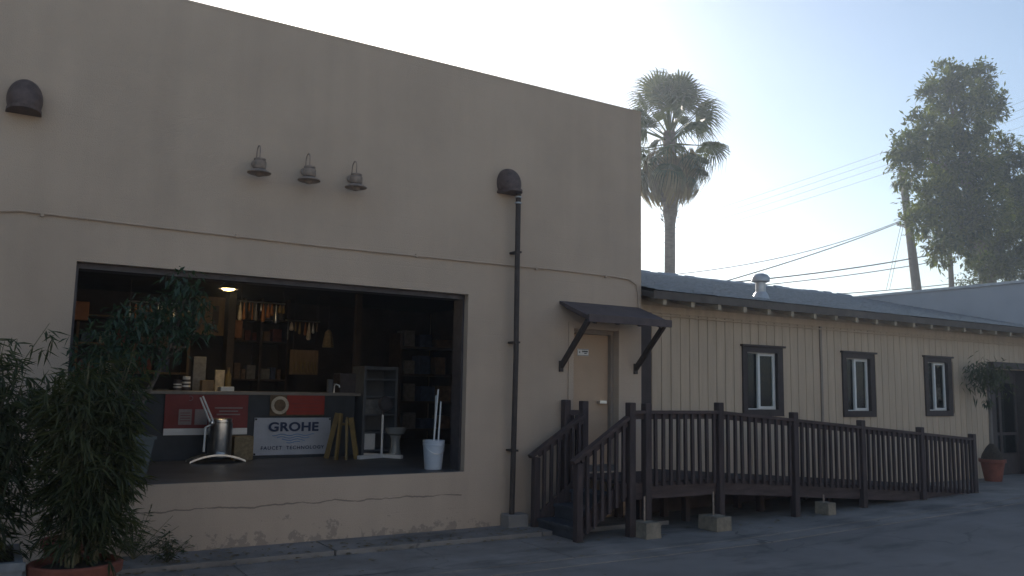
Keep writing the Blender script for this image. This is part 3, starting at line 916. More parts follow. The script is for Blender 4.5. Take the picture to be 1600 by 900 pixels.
YC = 12.15
ct = thing('shop_counter', (3.3, YC, FZ), 'long dark shop counter with pale top edge inside the opening', 'counter')
MB().box(.2, 4.76, YC, YC + .04, FZ + .001, 1.655).build('front_panel', M['counter'], ct)
MB().box(4.72, 4.76, YC + .041, YC + .75, FZ + .001, 1.655).build('end_panel', M['counter'], ct)
MB().bevbox(.15, 4.83, YC - .05, YC + .8, 1.656, 1.70, .006).build('top', M['counter_top'], ct)

def sheet(x0, x1, z0, z1, y, amp=.006, nx=16, nz=8, seed=0):
    b = MB(); rnd = random.Random(seed); ph = rnd.random() * 6
    v = []
    for side in (0, 1):
        for j in range(nz + 1):
            for i in range(nx + 1):
                u, t = i / nx, j / nz
                yy = y + amp * (math.sin(u * 9 + t * 3 + ph) + .6 * math.sin(t * 7 - u * 5 + ph)) + side * .003
                v.append((x0 + (x1 - x0) * u, yy, z0 + (z1 - z0) * t))
    N = (nx + 1) * (nz + 1); f = []
    for j in range(nz):
        for i in range(nx):
            a = j * (nx + 1) + i
            f.append((a, a + 1, a + nx + 2, a + nx + 1)); f.append((N + a + nx + 1, N + a + nx + 2, N + a + 1, N + a))
    return b.add(v, f)

# white banner with lettering
bw = tag(sheet(3.25, 4.38, .80, 1.33, YC - .03, .004).build('banner', M['banner_white'], base=(3.8, YC - .03, .8)), 'white banner with dark blue lettering and wave lines on the counter front', 'banner')
def lay(me, name, parent, loc):
    o = bpy.data.objects.new(name, me); off = OFF[parent.name]
    o.location = (loc[0] - off[0], loc[1] - off[1], loc[2] - off[2]); o.parent = parent; COL.objects.link(o); return o
lay(text_mesh('GROHE', .175, M['ink_blue'], .006, 1.05, .74), 'lettering', bw, (3.82, YC - .046, 1.195))
lay(text_mesh('FAUCET  TECHNOLOGY', .07, M['ink_blue'], .0005, 1.2, .93), 'lettering', bw, (3.82, YC - .046, .90))
for k in range(4):
    wv = MB(); hw = .31 - .07 * k; z = 1.085 - .035 * k
    N = 30; pts = [(3.82 - hw + 2 * hw * i / N, z + .011 * math.sin((-hw + 2 * hw * i / N) * 27)) for i in range(N + 1)]
    v = [(p[0], YC - .046, p[1] - .006) for p in pts] + [(p[0], YC - .046, p[1] + .006) for p in pts]
    wv.add(v, [(i, i + 1, i + N + 2, i + N + 1) for i in range(N)])
    wv.build('wave_line', M['wave_blue'], bw)
for x, z in ((3.27, 1.31), (4.36, 1.31), (3.27, .82), (4.36, .82)):
    MB().box(x - .012, x + .012, YC - .05, YC - .043, z - .012, z + .012).build('grommet', M['ink_black'], bw)

br_ = tag(sheet(2.04, 3.15, 1.10, 1.65, YC - .03, .005, seed=3).build('banner', M['banner_red'], base=(2.6, YC - .03, 1.1)), 'dark red banner with white bottom strip and two pale panels on the counter', 'banner')
sheet(2.04, 3.15, 1.10, 1.19, YC - .042, .003, seed=3).build('bottom_strip', M['white_paint'], br_)
for a in (2.22, 2.43): MB().box(a, a + .17, YC - .05, YC - .045, 1.24, 1.45).build('printed_panel', M['print_pale'], br_)
for k in range(4): MB().box(2.24, 2.37, YC - .054, YC - .051, 1.29 + k * .035, 1.298 + k * .035).build('printed_line', M['banner_red'], br_)
for k, hw in enumerate((.19, .13, .16)): MB().box(2.88 - hw, 2.88 + hw, YC - .05, YC - .045, 1.46 - k * .045, 1.478 - k * .045).build('printed_line', M['print_pale'], br_)
ar = MB()
ar.add([(2.36 + .035 * math.cos(a) * s_, YC - .05, 1.60 + .035 * math.sin(a) * s_) for a in [R(q) for q in range(-120, 121, 20)] for s_ in (1, .8)], [(2 * i, 2 * i + 1, 2 * i + 3, 2 * i + 2) for i in range(12)])
ar.build('printed_ring', M['print_pale'], br_)
b2_ = tag(sheet(3.46, 4.27, 1.36, 1.655, YC - .028, .003, seed=5).build('banner', M['print_brown'], base=(3.9, YC - .03, 1.36)), 'bright red banner with round brown picture hanging above the white banner', 'banner')
MB().box(3.70, 4.268, YC - .045, YC - .040, 1.375, 1.654).build('red_panel', M['banner_bright'], b2_)
for k, (a, b_) in enumerate(((3.75, 4.2), (3.80, 4.2), (3.78, 4.22), (3.85, 4.2))): MB().box(a, b_, YC - .050, YC - .046, 1.42 + k * .055, 1.428 + k * .055).build('printed_line', M['banner_red'], b2_)
ring = MB(); ring.add([(3.60 + r_ * math.cos(R(q)), YC - .048, 1.51 + r_ * math.sin(R(q))) for q in range(0, 360, 20) for r_ in (.13, .085)], [(2 * i, 2 * i + 1, (2 * i + 3) % 36, (2 * i + 2) % 36) for i in range(18)])
ring.build('printed_ring', M['product'][3], b2_)

# stainless cylinder with curved foot and jointed arm
YP = 11.75
pd = thing('steel_pedestal', (at(335, 716, YP).x, YP, FZ), 'shiny steel cylinder on a curved foot with a white folding arm', 'pedestal')
p0 = at(342, 712, YP)
px0 = p0.x
MB().lathe([(.15, FZ + .06), (.155, FZ + .07), (.155, FZ + .52), (.145, FZ + .53), (.145, FZ + .57), (.13, FZ + .58)], 28, (px0, YP, 0)).build('cylinder', M['steel'], pd, True)
ft = MB()
N = 14; ft.add([(px0 - .05 + dx * 1.0, YP - .06 + s_, FZ + .005 + .085 * (1 - (dx / .36) ** 2) + h) for dx in [-.36 + .72 * i / N for i in range(N + 1)] for s_, h in ((-.14, 0), (.14, 0), (.14, .025), (-.14, .025))],
              [(4 * i + a, 4 * i + (a + 1) % 4, 4 * (i + 1) + (a + 1) % 4, 4 * (i + 1) + a) for i in range(N) for a in range(4)])
ft.build('foot', M['steel'], pd, True)
def armpt(x, y): return at(x, y, YP - .18)
MB().tube([armpt(318, 706), armpt(321, 668), armpt(330, 663)], .014, 8).build('lower_arm', M['white_paint'], pd, True)
MB().tube([armpt(329, 662), armpt(313, 621)], .012, 8).build('upper_arm', M['white_paint'], pd, True)
MB().tube([armpt(333, 658), armpt(317, 619)], .012, 8).build('upper_arm', M['white_paint'], pd, True)
MB().lathe([(.0, -.03), (.03, -.02), (.035, 0), (.03, .02), (0, .03)], 12, armpt(331, 661)).build('joint', M['steel'], pd, True)

shop_box('cardboard_box', (367, 682), (395, 718), 11.85, .22, M['cardboard'], 'woven tan carton standing between the steel cylinder and white banner', 'box', FZ + .001)

# wooden A-frame trestle
tx = at(540, 700, 11.55)
ts = thing('wooden_easel', (tx.x, 11.6, FZ), 'golden wooden easel of narrow leaning slats by the counter end', 'easel')
for sx in (-1, 1):
    for yy in (0, .3):
        MB().beam((tx.x + sx * .155 - (.04 if yy else 0), 11.5 + yy, FZ), (tx.x + sx * .075, 11.58 + yy * .5, 1.38 - .03 * sx), .03, .07).build('slat', M['gold_wood'], ts)
MB().box(tx.x - .06, tx.x + .06, 11.60, 11.72, 1.24, 1.27).build('crossbar', M['gold_wood'], ts)
MB().beam((tx.x - .02, 11.46, FZ), (tx.x - .005, 11.55, 1.32), .03, .03).build('slat', M['gold_wood'], ts)

# display cabinet, floor stand, pedestal basin
YB = 12.05
cb = thing('display_cabinet', (at(592, 700, YB).x, YB, FZ), 'grey metal display cabinet standing right of the counter', 'cabinet')
ca, cc = at(570, 572, YB), at(618, 712, YB)
fr_ = MB(); fr_.box(ca.x, ca.x + .04, YB, YB + .5, FZ, ca.z); fr_.box(cc.x - .04, cc.x, YB, YB + .5, FZ, ca.z); fr_.box(ca.x + .04, cc.x - .04, YB + .46, YB + .5, FZ, ca.z); fr_.box(ca.x + .04, cc.x - .04, YB, YB + .46, ca.z - .05, ca.z)
fr_.build('carcass', M['cabinet'], cb)
for k in range(5):
    z = FZ + .06 + k * .27
    MB().box(ca.x + .041, cc.x - .041, YB + .01, YB + .455, z, z + .025).build('shelf', M['cabinet'], cb)
MB().box(ca.x + .05, ca.x + .30, YB + .02, YB + .3, FZ + .62, FZ + .85).build('drawer', M['product'][0], cb)
MB().box(ca.x + .05, ca.x + .22, YB + .02, YB + .3, FZ + .09, FZ + .34).build('drawer', M['white_paint'], cb)

YS = 11.6
sx_ = at(596, 712, YS)
fs_ = thing('floor_stand', (sx_.x, YS, FZ), 'white pole stand with crossed flat feet and dark round head', 'stand')
MB().tube([(sx_.x, YS, FZ + .05), (sx_.x, YS, 1.40)], .017, 10).build('pole', M['white_paint'], fs_, True)
MB().beam((sx_.x - .42, YS - .16, FZ + .03), (sx_.x + .34, YS + .13, FZ + .03), .06, .05).build('foot', M['white_paint'], fs_)
MB().beam((sx_.x - .14, YS + .30, FZ + .031), (sx_.x + .2, YS - .28, FZ + .031), .06, .05).build('foot', M['white_paint'], fs_)
MB().lathe([(0, -.05), (.10, -.045), (.12, 0), (.1, .045), (0, .05)], 20, (sx_.x + .03, YS - .02, 1.55), Matrix.Rotation(R(80), 3, 'X')).build('head', M['dark_metal'], fs_, True)
MB().tube([(sx_.x, YS, 1.39), (sx_.x + .03, YS, 1.56)], .02, 8).build('neck', M['dark_metal'], fs_, True)

YT = 11.75
bx0 = at(617, 712, YT)
bs = thing('pedestal_basin', (bx0.x, YT, FZ), 'pale porcelain pedestal basin on the shop floor near the white stand', 'basin')
MB().lathe([(.10, FZ), (.105, FZ + .03), (.075, FZ + .12), (.07, FZ + .26), (.09, FZ + .32)], 20, (bx0.x, YT, 0)).build('pedestal', M['porcelain'], bs, True)
MB().lathe([(.08, FZ + .321), (.13, FZ + .34), (.165, FZ + .41), (.168, FZ + .43), (.15, FZ + .43), (.11, FZ + .36), (0, FZ + .345)], 24, (bx0.x, YT, 0)).build('bowl', M['porcelain'], bs, True)

# bucket with sticks at the edge of the opening
bq = (4.93, 9.78)
bk_ = thing('bucket', (*bq, FZ), 'white plastic bucket at the right edge of the shop opening', 'bucket')
MB().lathe([(.108, FZ + .002), (.112, FZ + .01), (.135, FZ + .30), (.142, FZ + .305), (.142, FZ + .325), (.137, FZ + .33), (.142, FZ + .345), (.142, FZ + .37), (.132, FZ + .37), (.128, FZ + .30), (.10, FZ + .02), (0, FZ + .02)], 28, (*bq, 0)).build('shell', M['bucket'], bk_, True)
MB().tube([(bq[0] - .143 * math.cos(a), bq[1] - .143 * math.sin(a), FZ + .33 - .13 * math.sin(a)) for a in [R(180 * i / 12) for i in range(13)]], .004, 5).build('handle', M['steel'], bk_)
for k, (a, b_) in enumerate((((4.92, 9.80, FZ + .03), (5.06, 9.95, 1.78)), ((4.97, 9.76, FZ + .03), (5.09, 9.92, 1.62)), ((4.95, 9.83, FZ + .03), (5.05, 9.99, 1.70)))):
    o = MB().tube([a, b_], .011, 8).build('stick', [M['vinyl'], M['vinyl'], M['galv']][k], base=a)
    tag(o, ['longest pale stick leaning in the white bucket', 'shortest pale stick leaning in the white bucket', 'grey metal rod leaning in the white bucket'][k], 'stick', 'sticks in the bucket')

# grey bin
bn = thing('waste_bin', (1.36, 9.86, FZ), 'grey tapered plastic bin at the left of the shop opening', 'bin')
b_ = MB()
def sq(h, a, c): return [(1.36 - a, 9.86 - c, FZ + h), (1.36 + a, 9.86 - c, FZ + h), (1.36 + a, 9.86 + c, FZ + h), (1.36 - a, 9.86 + c, FZ + h)]
v = sq(.003, .13, .12) + sq(.44, .19, .17) + sq(.44, .21, .19) + sq(.47, .21, .19) + sq(.47, .18, .16) + sq(.03, .12, .11)
f = [(3, 2, 1, 0), (20, 21, 22, 23)] + [(4 * k + i, 4 * k + (i + 1) % 4, 4 * k + 4 + (i + 1) % 4, 4 * k + 4 + i) for k in range(5) for i in range(4)]
b_.add(v, f).build('shell', M['bin'], bn)
for xx in (1.25, 1.33, 1.41): MB().prism([(xx, FZ + .05), (xx + .03, FZ + .05), (xx + .035, FZ + .42), (xx, FZ + .42)], 1, 9.692, 9.70).build('rib', M['bin'], bn)

# things on the counter
YK = 12.35
def on_counter(name, x0, x1, ytop, m, label, cat, dep=.14, Y=YK):
    return shop_box(name, (x0, ytop), (x1, 608), Y, dep, m, label, cat, 1.701)
def jar(x, ytop, r_, m1, m2, label):
    p = at(x, ytop, YK); h = p.z - 1.701
    j = thing('jar', (p.x, YK + .1, 1.701), label, 'jar', 'jars on the shop counter')
    MB().lathe([(r_, 1.701), (r_ * 1.03, 1.71), (r_ * 1.03, 1.701 + h * .72), (r_ * .8, 1.701 + h * .78)], 16, (p.x, YK + .1, 0)).build('body', m1, j, True)
    MB().lathe([(r_ * .9, 1.701 + h * .78), (r_ * .9, 1.701 + h * .98), (r_ * .8, 1.701 + h)], 16, (p.x, YK + .1, 0)).build('lid', m2, j, True)
    for k in (.25, .5): MB().lathe([(r_ * 1.05, 1.701 + h * k), (r_ * 1.05, 1.701 + h * (k + .12))], 16, (p.x, YK + .1, 0)).build('label_band', M['white_paint'], j, True)
jar(280, 593, .055, M['dark_metal'], M['dark_metal'], 'small dark jar with white bands at the left of the counter')
jar(294, 588, .058, M['dark_metal'], M['white_paint'], 'white lidded jar on the counter beside the dark jar')
on_counter('carton', 303, 320, 557, M['product'][0], 'tall grey carton on the counter right of the jars', 'carton', .12, 12.6)
on_counter('wooden_tray', 316, 334, 594, M['wood_tan'], 'low tan wooden tray box on the counter', 'tray')
on_counter('catalogue', 337, 350, 578, M['product'][3], 'cream catalogue propped upright on the counter', 'catalogue', .05, 12.7)
on_counter('paper_box', 345, 366, 604, M['vinyl'], 'flat white box lying on the counter near the bottle', 'box', .2, 12.2)
bt = at(359, 574, YK)
bo_ = thing('bottle', (bt.x, YK + .05, 1.701), 'amber bottle standing on the shop counter', 'bottle')
MB().lathe([(.04, 1.701), (.042, 1.71), (.042, bt.z - .12), (.018, bt.z - .07), (.016, bt.z - .02)], 14, (bt.x, YK + .05, 0)).build('body', M['gold_wood'], bo_, True)
MB().lathe([(.019, bt.z - .019), (.019, bt.z), (.0, bt.z)], 12, (bt.x, YK + .05, 0)).build('cap', M['product'][1], bo_, True)
# faucet display on the counter right
fc = at(516, 590, YK)
fa = thing('faucet', (fc.x, YK, 1.701), 'chrome faucet on a grey block at the counter end', 'faucet')
MB().bevbox(fc.x - .035, fc.x + .035, YK - .03, YK + .04, 1.701, 1.90, .005).build('block', M['cabinet'], fa)
MB().tube([(fc.x + .07, YK, 1.701), (fc.x + .07, YK, 1.80), (fc.x + .09, YK - .02, 1.83), (fc.x + .13, YK - .05, 1.81), (fc.x + .135, YK - .055, 1.78)], .012, 8).build('spout', M['steel'], fa, True)
MB().lathe([(0, -.018), (.018, 0), (0, .018)], 10, (fc.x + .07, YK, 1.83)).build('knob', M['steel'], fa, True)
on_counter('black_case', 532, 556, 583, M['dark_metal'], 'black machine case at the right end of the counter', 'case', .3, 12.4)

# back of the shop: panels and shelving
YW = 14.6
pn = thing('display_board', (at(330, 495, YW).x, YW, 2.2), 'tall tan wooden display board hanging behind the counter', 'board')
a, c = at(307, 462, YW), at(355, 525, YW)
MB().box(a.x, c.x, YW, YW + .05, c.z, a.z).build('panel', M['wood_tan'], pn)
p1, p2 = at(333, 478, YW), at(340, 508, YW)
MB().box(p1.x, p2.x, YW - .04, YW - .002, p2.z, p1.z).build('fitting', M['shelf_dark'], pn)
q1, q2 = at(322, 508, YW - .04), at(341, 519, YW - .04)
MB().tube([q1, q2], .018, 8).build('fitting_handle', M['shelf_dark'], pn, True)
for k in range(2):
    e = at(311 + k * 40, 520, YW); MB().tube([(e.x, YW + .02, a.z), (e.x, YW + .02, 3.35)], .006, 5).build('hanger', M['dark_metal'], pn)
pc = tag(MB().box(at(357, 500, 14.3).x, at(368, 500, 14.3).x, 14.3, 14.6, FZ + .001, 3.349).build('column', M['shelf_dark'], base=(at(362, 500, 14.3).x, 14.45, FZ)), 'dark square column behind the shop counter', 'column')

YH = 15.0
sh = thing('wall_shelving', (at(410, 500, YH).x, YH, FZ), 'dark wall shelving behind the counter, lit warm by the lamp', 'shelving')
sa, sb = at(369, 455, YH), at(450, 530, YH)
for xx in (sa.x, (sa.x + sb.x) / 2, sb.x): MB().box(xx - .02, xx + .02, YH, YH + .5, FZ, sa.z + .1).build('upright', M['shelf_dark'], sh)
lv = [at(400, y, YH).z for y in (498, 532)] + [1.9, 1.45]
for z in lv:
    MB().box(sa.x + .02, (sa.x + sb.x) / 2 - .02, YH + .02, YH + .5, z - .03, z).build('shelf', M['shelf_dark'], sh)
    MB().box((sa.x + sb.x) / 2 + .02, sb.x - .02, YH + .02, YH + .5, z - .03, z).build('shelf', M['shelf_dark'], sh)
MB().box(sa.x - .02, sb.x + .02, YH, YH + .5, sa.z + .101, sa.z + .14).build('top_board', M['shelf_dark'], sh)
# goods on the shelves: each a separate thing
random.seed(31)
names = ['white', 'brown', 'red', 'cream', 'navy']
kinds = ['grey', 'brown', 'red', 'cream', 'navy']
ORD = ['first', 'second', 'third', 'fourth', 'fifth', 'sixth', 'seventh', 'eighth', 'ninth', 'tenth', 'eleventh', 'twelfth', 'thirteenth', 'fourteenth', 'fifteenth', 'sixteenth', 'seventeenth', 'eighteenth', 'nineteenth', 'twentieth', 'twenty-first', 'twenty-second', 'twenty-third', 'twenty-fourth']
def goods(z, hmax, cols, tall, where):
    xx = sa.x + .05; i = 0
    while xx < sb.x - .12:
        wd = random.uniform(.05, .16) if not tall else random.uniform(.035, .09)
        if abs(xx + wd / 2 - (sa.x + sb.x) / 2) < wd / 2 + .04: xx += .05; continue
        h = hmax * random.uniform(.55, .95); mi = random.choice(cols)
        o = MB().bevbox(xx, xx + wd, YH + .06, YH + .3, z + .001, z + h, .004).build('catalogue' if tall else 'carton', M['product'][mi], base=(xx, YH + .18, z))
        tag(o, '%s %s, %s from the left on the %s of the wall shelving' % (kinds[mi], 'upright catalogue' if tall else 'carton', ORD[i], where), 'catalogue' if tall else 'carton', 'goods on the %s' % where)
        xx += wd + random.uniform(.008, .05); i += 1
goods(lv[0], .38, [0, 0, 3, 1], True, 'upper shelf')
goods(lv[1], .26, [1, 1, 2, 3, 0], False, 'middle shelf')
goods(lv[2], .3, [4, 0, 1], False, 'lower shelf')
ob = shop_box('framed_picture', (367, 500), (378, 528), 14.55, .04, M['orange_wood'], 'small orange framed picture hanging beside the dark column', 'picture')
# rails with small fittings hanging over the counter
def hang_rail(x0, x1, y, Yr, n_, label, seed):
    rnd = random.Random(seed)
    a, c = at(x0, y, Yr), at(x1, y, Yr)
    t = thing('hanging_rail', ((a.x + c.x) / 2, Yr, a.z), label, 'rail', 'hanging rails in the shop')
    MB().tube([a, (c.x, Yr, a.z)], .012, 6).build('rail', M['steel'], t)
    for xx in (a.x + .03, c.x - .03): MB().tube([(xx, Yr, a.z), (xx, Yr, 3.35)], .006, 5).build('hanger', M['dark_metal'], t)
    for k in range(n_):
        xx = a.x + (c.x - a.x) * (k + .5 + rnd.uniform(-.2, .2)) / n_
        h = rnd.uniform(.14, .34); r_ = rnd.uniform(.012, .035)
        m_ = rnd.choice([M['product'][0], M['product'][1], M['product'][3], M['orange_wood'], M['steel'], M['gold_wood']])
        MB().lathe([(r_ * .7, a.z - h), (r_ * 1.3, a.z - h * .9), (r_, a.z - h * .6), (r_ * .6, a.z - h * .3), (.005, a.z - .02)], 9, (xx, Yr, 0)).build('fitting', m_, t, True)
hang_rail(374, 446, 470, 13.5, 12, 'rail of small hanging fittings in front of the lit shelving', 1)
hang_rail(446, 500, 500, 13.9, 8, 'shorter rail of hanging fittings above the tan rack', 2)
hang_rail(200, 300, 470, 13.6, 12, 'rail of hanging fittings behind the leaning tree', 3)
# second shelving far left, mostly behind the foliage
s2_ = thing('wall_shelving', (at(200, 540, 14.9).x, 14.9, FZ), 'brown wall shelving at the left, half hidden by the leaning tree', 'shelving')
la_, lb_ = at(125, 470, 14.9).x, at(300, 470, 14.9).x
for xx in (la_, (la_ + lb_) / 2, lb_): MB().box(xx - .02, xx + .02, 14.9, 15.4, FZ, 3.0).build('upright', M['wood_tan'], s2_)
for z in (1.5, 1.95, 2.4, 2.85):
    MB().box(la_ + .02, (la_ + lb_) / 2 - .02, 14.9, 15.4, z, z + .03).build('shelf', M['wood_tan'], s2_)
    MB().box((la_ + lb_) / 2 + .02, lb_ - .02, 14.9, 15.4, z, z + .03).build('shelf', M['wood_tan'], s2_)
for q, z in enumerate((1.53, 1.98, 2.43)):
    xx = la_ + .06; i = 0
    while xx < lb_ - .25:
        wd = random.uniform(.12, .25)
        if abs(xx + wd / 2 - (la_ + lb_) / 2) < wd / 2 + .03: xx += .06; continue
        mi = random.randrange(5)
        o = MB().bevbox(xx, xx + wd, 14.95, 15.25, z + .001, z + random.uniform(.12, .32), .005).build('carton', M['product'][mi], base=(xx, 15.1, z))
        tag(o, '%s carton, %s from the left on the %s shelf of the brown left shelving' % (kinds[mi], ORD[i], ['low', 'middle', 'high'][q]), 'carton', 'cartons on the left shelving')
        xx += wd + random.uniform(.02, .14); i += 1
# tan rack with hooks
rk = thing('tool_rack', (at(475, 570, 14.2).x, 14.2, 1.9), 'tan board with a row of small hanging fittings', 'rack')
a, c = at(454, 546, 14.2), at(496, 586, 14.2)
MB().box(a.x, c.x, 14.2, 14.24, c.z, a.z).build('board', M['wood_tan'], rk)
for k in range(7):
    xx = a.x + .06 + k * (c.x - a.x - .12) / 6
    MB().tube([(xx, 14.17, c.z + .22), (xx, 14.17, c.z + .05 + .03 * (k % 3)), (xx + .02, 14.15, c.z + .03)], .012, 6).build('fitting', M['gold_wood'], rk, True)
for xx in (a.x + .05, c.x - .05): MB().tube([(xx, 14.22, a.z), (xx, 14.22, 3.35)], .006, 5).build('hanger', M['dark_metal'], rk)
hp = at(513, 530, 13.6)
hg = thing('hanging_bundle', (hp.x, 13.6, hp.z - .14), 'bundle of pale brown strips hanging from the shop ceiling', 'bundle')
MB().lathe([(.10, hp.z - .14), (.085, hp.z - .02), (.055, hp.z + .12), (.02, hp.z + .16)], 9, (hp.x, 13.6, 0)).build('bundle', M['cardboard'], hg)
MB().tube([(hp.x, 13.6, hp.z + .15), (hp.x, 13.6, 3.35)], .005, 5).build('cord', M['dark_metal'], hg)
pd2 = at(562, 480, 13.2)
ps = tag(MB().box(pd2.x - .05, pd2.x + .05, 13.2, 13.3, FZ + .001, 3.349).build('partition_post', M['shelf_dark'], base=(pd2.x, 13.25, FZ)), 'thin dark post dividing the shop behind the counter end', 'post')
# dim racking in the right half
rk2 = thing('storage_rack', (at(660, 600, 14.0).x, 14.0, FZ), 'dark storage rack in the unlit right half of the shop', 'rack')
ra, rb_ = at(628, 520, 14.0), at(706, 690, 14.0)
for xx in (ra.x, rb_.x): MB().box(xx - .025, xx + .025, 14.0, 14.5, FZ, ra.z).build('upright', M['shelf_dark'], rk2)
for k in range(4): MB().box(ra.x + .026, rb_.x - .026, 14.0, 14.5, FZ + .25 + k * .5, FZ + .29 + k * .5).build('shelf', M['shelf_dark'], rk2)
random.seed(12)
for k in range(4):
    xx = ra.x + .08
    for q in range(3):
        wd = random.uniform(.2, .36); h = random.uniform(.15, .36)
        o = MB().bevbox(xx, xx + wd, 14.05, 14.4, FZ + .291 + k * .5, FZ + .29 + k * .5 + h, .006).build('carton', M['product'][[0, 4, 1][q]], base=(xx, 14.2, FZ + .29 + k * .5))
        tag(o, '%s carton on the %s shelf of the dark storage rack' % (kinds[[0, 4, 1][q]], ['bottom', 'second', 'third', 'top'][k]), 'carton', 'cartons on the storage rack')
        xx += wd + .1

# red box low shelf at far left, warm panel
wp = shop_box('wall_cabinet', (114, 470), (138, 500), 12.6, .3, M['orange_wood'], 'warm orange wooden wall cabinet at the far left of the shop', 'cabinet')

# the lit ceiling lamp
lp = at(357, 448, 12.2)
lm = thing('ceiling_lamp', (lp.x, 12.2, lp.z), 'small lit yellow lamp hanging from the shop ceiling', 'lamp')
MB().lathe([(.10, lp.z - .03), (.135, lp.z - .035), (.13, lp.z), (.06, lp.z + .06), (.015, lp.z + .08)], 20, (lp.x, 12.2, 0)).build('shade', M['dark_metal'], lm, True)
MB().lathe([(0, lp.z - .06), (.07, lp.z - .05), (.098, lp.z - .028)], 20, (lp.x, 12.2, 0)).build('bulb', M['lamp_glow'], lm, True)
MB().tube([(lp.x, 12.2, lp.z + .075), (lp.x, 12.2, 3.35)], .006, 5).build('cord', M['dark_metal'], lm)
ld = bpy.data.lights.new('lamp_light', 'POINT'); ld.energy = 9; ld.color = (1, .72, .38); ld.shadow_soft_size = .08
lo = bpy.data.objects.new('lamp_light', ld); lo.location = (0, 0, -.12); lo.parent = lm; COL.objects.link(lo)

# ---------------------------------------------------------------- plants
def leaf_quad(b, p, d, ln, wd, rnd, droop=.25):
    """one folded lance-shaped leaf from p along d"""
    d = d.normalized()
    sd = d.cross(Vector((rnd.uniform(-.3, .3), rnd.uniform(-.3, .3), 1))).normalized()
    up = sd.cross(d)
    m_ = p + d * ln * .45 - Vector((0, 0, droop * ln * .15))
    e = p + d * ln - Vector((0, 0, droop * ln * .55))
    b.add([p, m_ + sd * wd / 2 + up * wd * .12, e, m_ - sd * wd / 2 + up * wd * .12], [(0, 1, 2), (0, 2, 3)])

def rdir(rnd, zmin=-1, zmax=1):
    z = rnd.uniform(zmin, zmax); a = rnd.uniform(0, 2 * math.pi); q = math.sqrt(max(0, 1 - z * z))
    return Vector((q * math.cos(a), q * math.sin(a), z))

def bamboo(base, rad, culms, hmin, hmax, leaves, spread, label, pot, seed, lmat, ln=(.10, .19), low=.25, lean=(0, 0)):
    rnd = random.Random(seed)
    t = thing('potted_bamboo', base, label, 'plant')
    bx, by, bz = base
    pot(t)
    stems = MB(); paths = []
    for i in range(culms):
        a = rnd.uniform(0, 6.28); r0 = rad * math.sqrt(rnd.random()) * .7
        h = rnd.uniform(hmin, hmax); a2 = a + rnd.uniform(-.6, .6); out = rnd.uniform(.1, 1) * spread
        p0 = Vector((bx + r0 * math.cos(a), by + r0 * math.sin(a), bz + .36))
        pts = []
        for k in range(7):
            u = k / 6
            pts.append(p0 + Vector((math.cos(a2) * out * u ** 2 + lean[0] * u, math.sin(a2) * out * u ** 2 * .6 + lean[1] * u, (h - .36) * (u - .10 * u ** 3))))
        stems.tube(pts, [.011 - .0085 * k / 6 for k in range(7)], 5, False)
        paths.append(pts)
    stems.build('stems', M['culm'], t, True)
    lf = MB()
    while len(lf.f) < leaves * 2:
        pts = rnd.choice(paths); u = min(.999, low + (1 - low) * rnd.random() ** .8)
        k = u * 6; i = int(k); p = pts[i].lerp(pts[i + 1], k - i)
        d = rdir(rnd, -.35, .6)
        tw = p + d * rnd.uniform(.05, .28) * (1.1 - .45 * u)
        tw.z -= rnd.uniform(0, .08)
        for q in range(rnd.randint(4, 8)):
            dd = (d * .8 + rdir(rnd, -1.0, .35) * .9)
            leaf_quad(lf, tw + rdir(rnd) * rnd.uniform(0, .05), dd, rnd.uniform(*ln), rnd.uniform(.014, .026), rnd, .5)
    lf.build('leaves', lmat, t)
    return t

def terracotta_pot(cx, cy, zb, r_, h):
    def f(t):
        MB().lathe([(r_ * .68, zb), (r_ * .70, zb + .01), (r_ * .90, zb + h * .80), (r_, zb + h * .81), (r_ * 1.02, zb + h * .97), (r_ * .98, zb + h), (r_ * .90, zb + h), (r_ * .88, zb + h * .9), (0, zb + h * .9)], 32, (cx, cy, 0)).build('pot', M['terracotta'], t, True)
        MB().lathe([(r_ * .86, zb + h * .88), (r_ * .5, zb + h * .94), (0, zb + h * .96)], 20, (cx, cy, 0)).build('soil', M['soil'], t)
    return f
PX, PY = 0.68, 7.42
bamboo((PX, PY, 0.0), .22, 26, 1.4, 2.25, 5600, .22, 'tall dark bamboo in a round terracotta pot in front of the wall', terracotta_pot(PX, PY, .0, .33, .42), 3, M['leaf_bamboo'], low=.12)
def box_planter(cx, cy, zb):
    def f(t):
        b = MB(); a = .42
        for xa, xb, ya, yb in ((-a, a, -a, -a + .05), (-a, a, a - .05, a), (-a, -a + .05, -a + .05, a - .05), (a - .05, a, -a + .05, a - .05)):
            b.box(cx + xa, cx + xb, cy + ya, cy + yb, zb, zb + .46)
        b.box(cx - a + .05, cx + a - .05, cy - a + .05, cy + a - .05, zb, zb + .1)
        b.build('planter', M['planter'], t)
        MB().box(cx - a - .015, cx + a + .015, cy - a - .015, cy - a - .001, zb + .40, zb + .46).build('planter_rim', M['planter'], t)
        MB().box(cx - a + .051, cx + a - .051, cy - a + .051, cy + a - .051, zb + .1, zb + .42).build('soil', M['soil'], t)
    return f
bamboo((-0.10, 7.75, 0.0), .34, 36, 1.6, 2.5, 8200, .5, 'leafy bamboo in a grey square planter at the left edge', box_planter(-.10, 7.75, 0), 8, M['leaf_shrub'], low=.1)

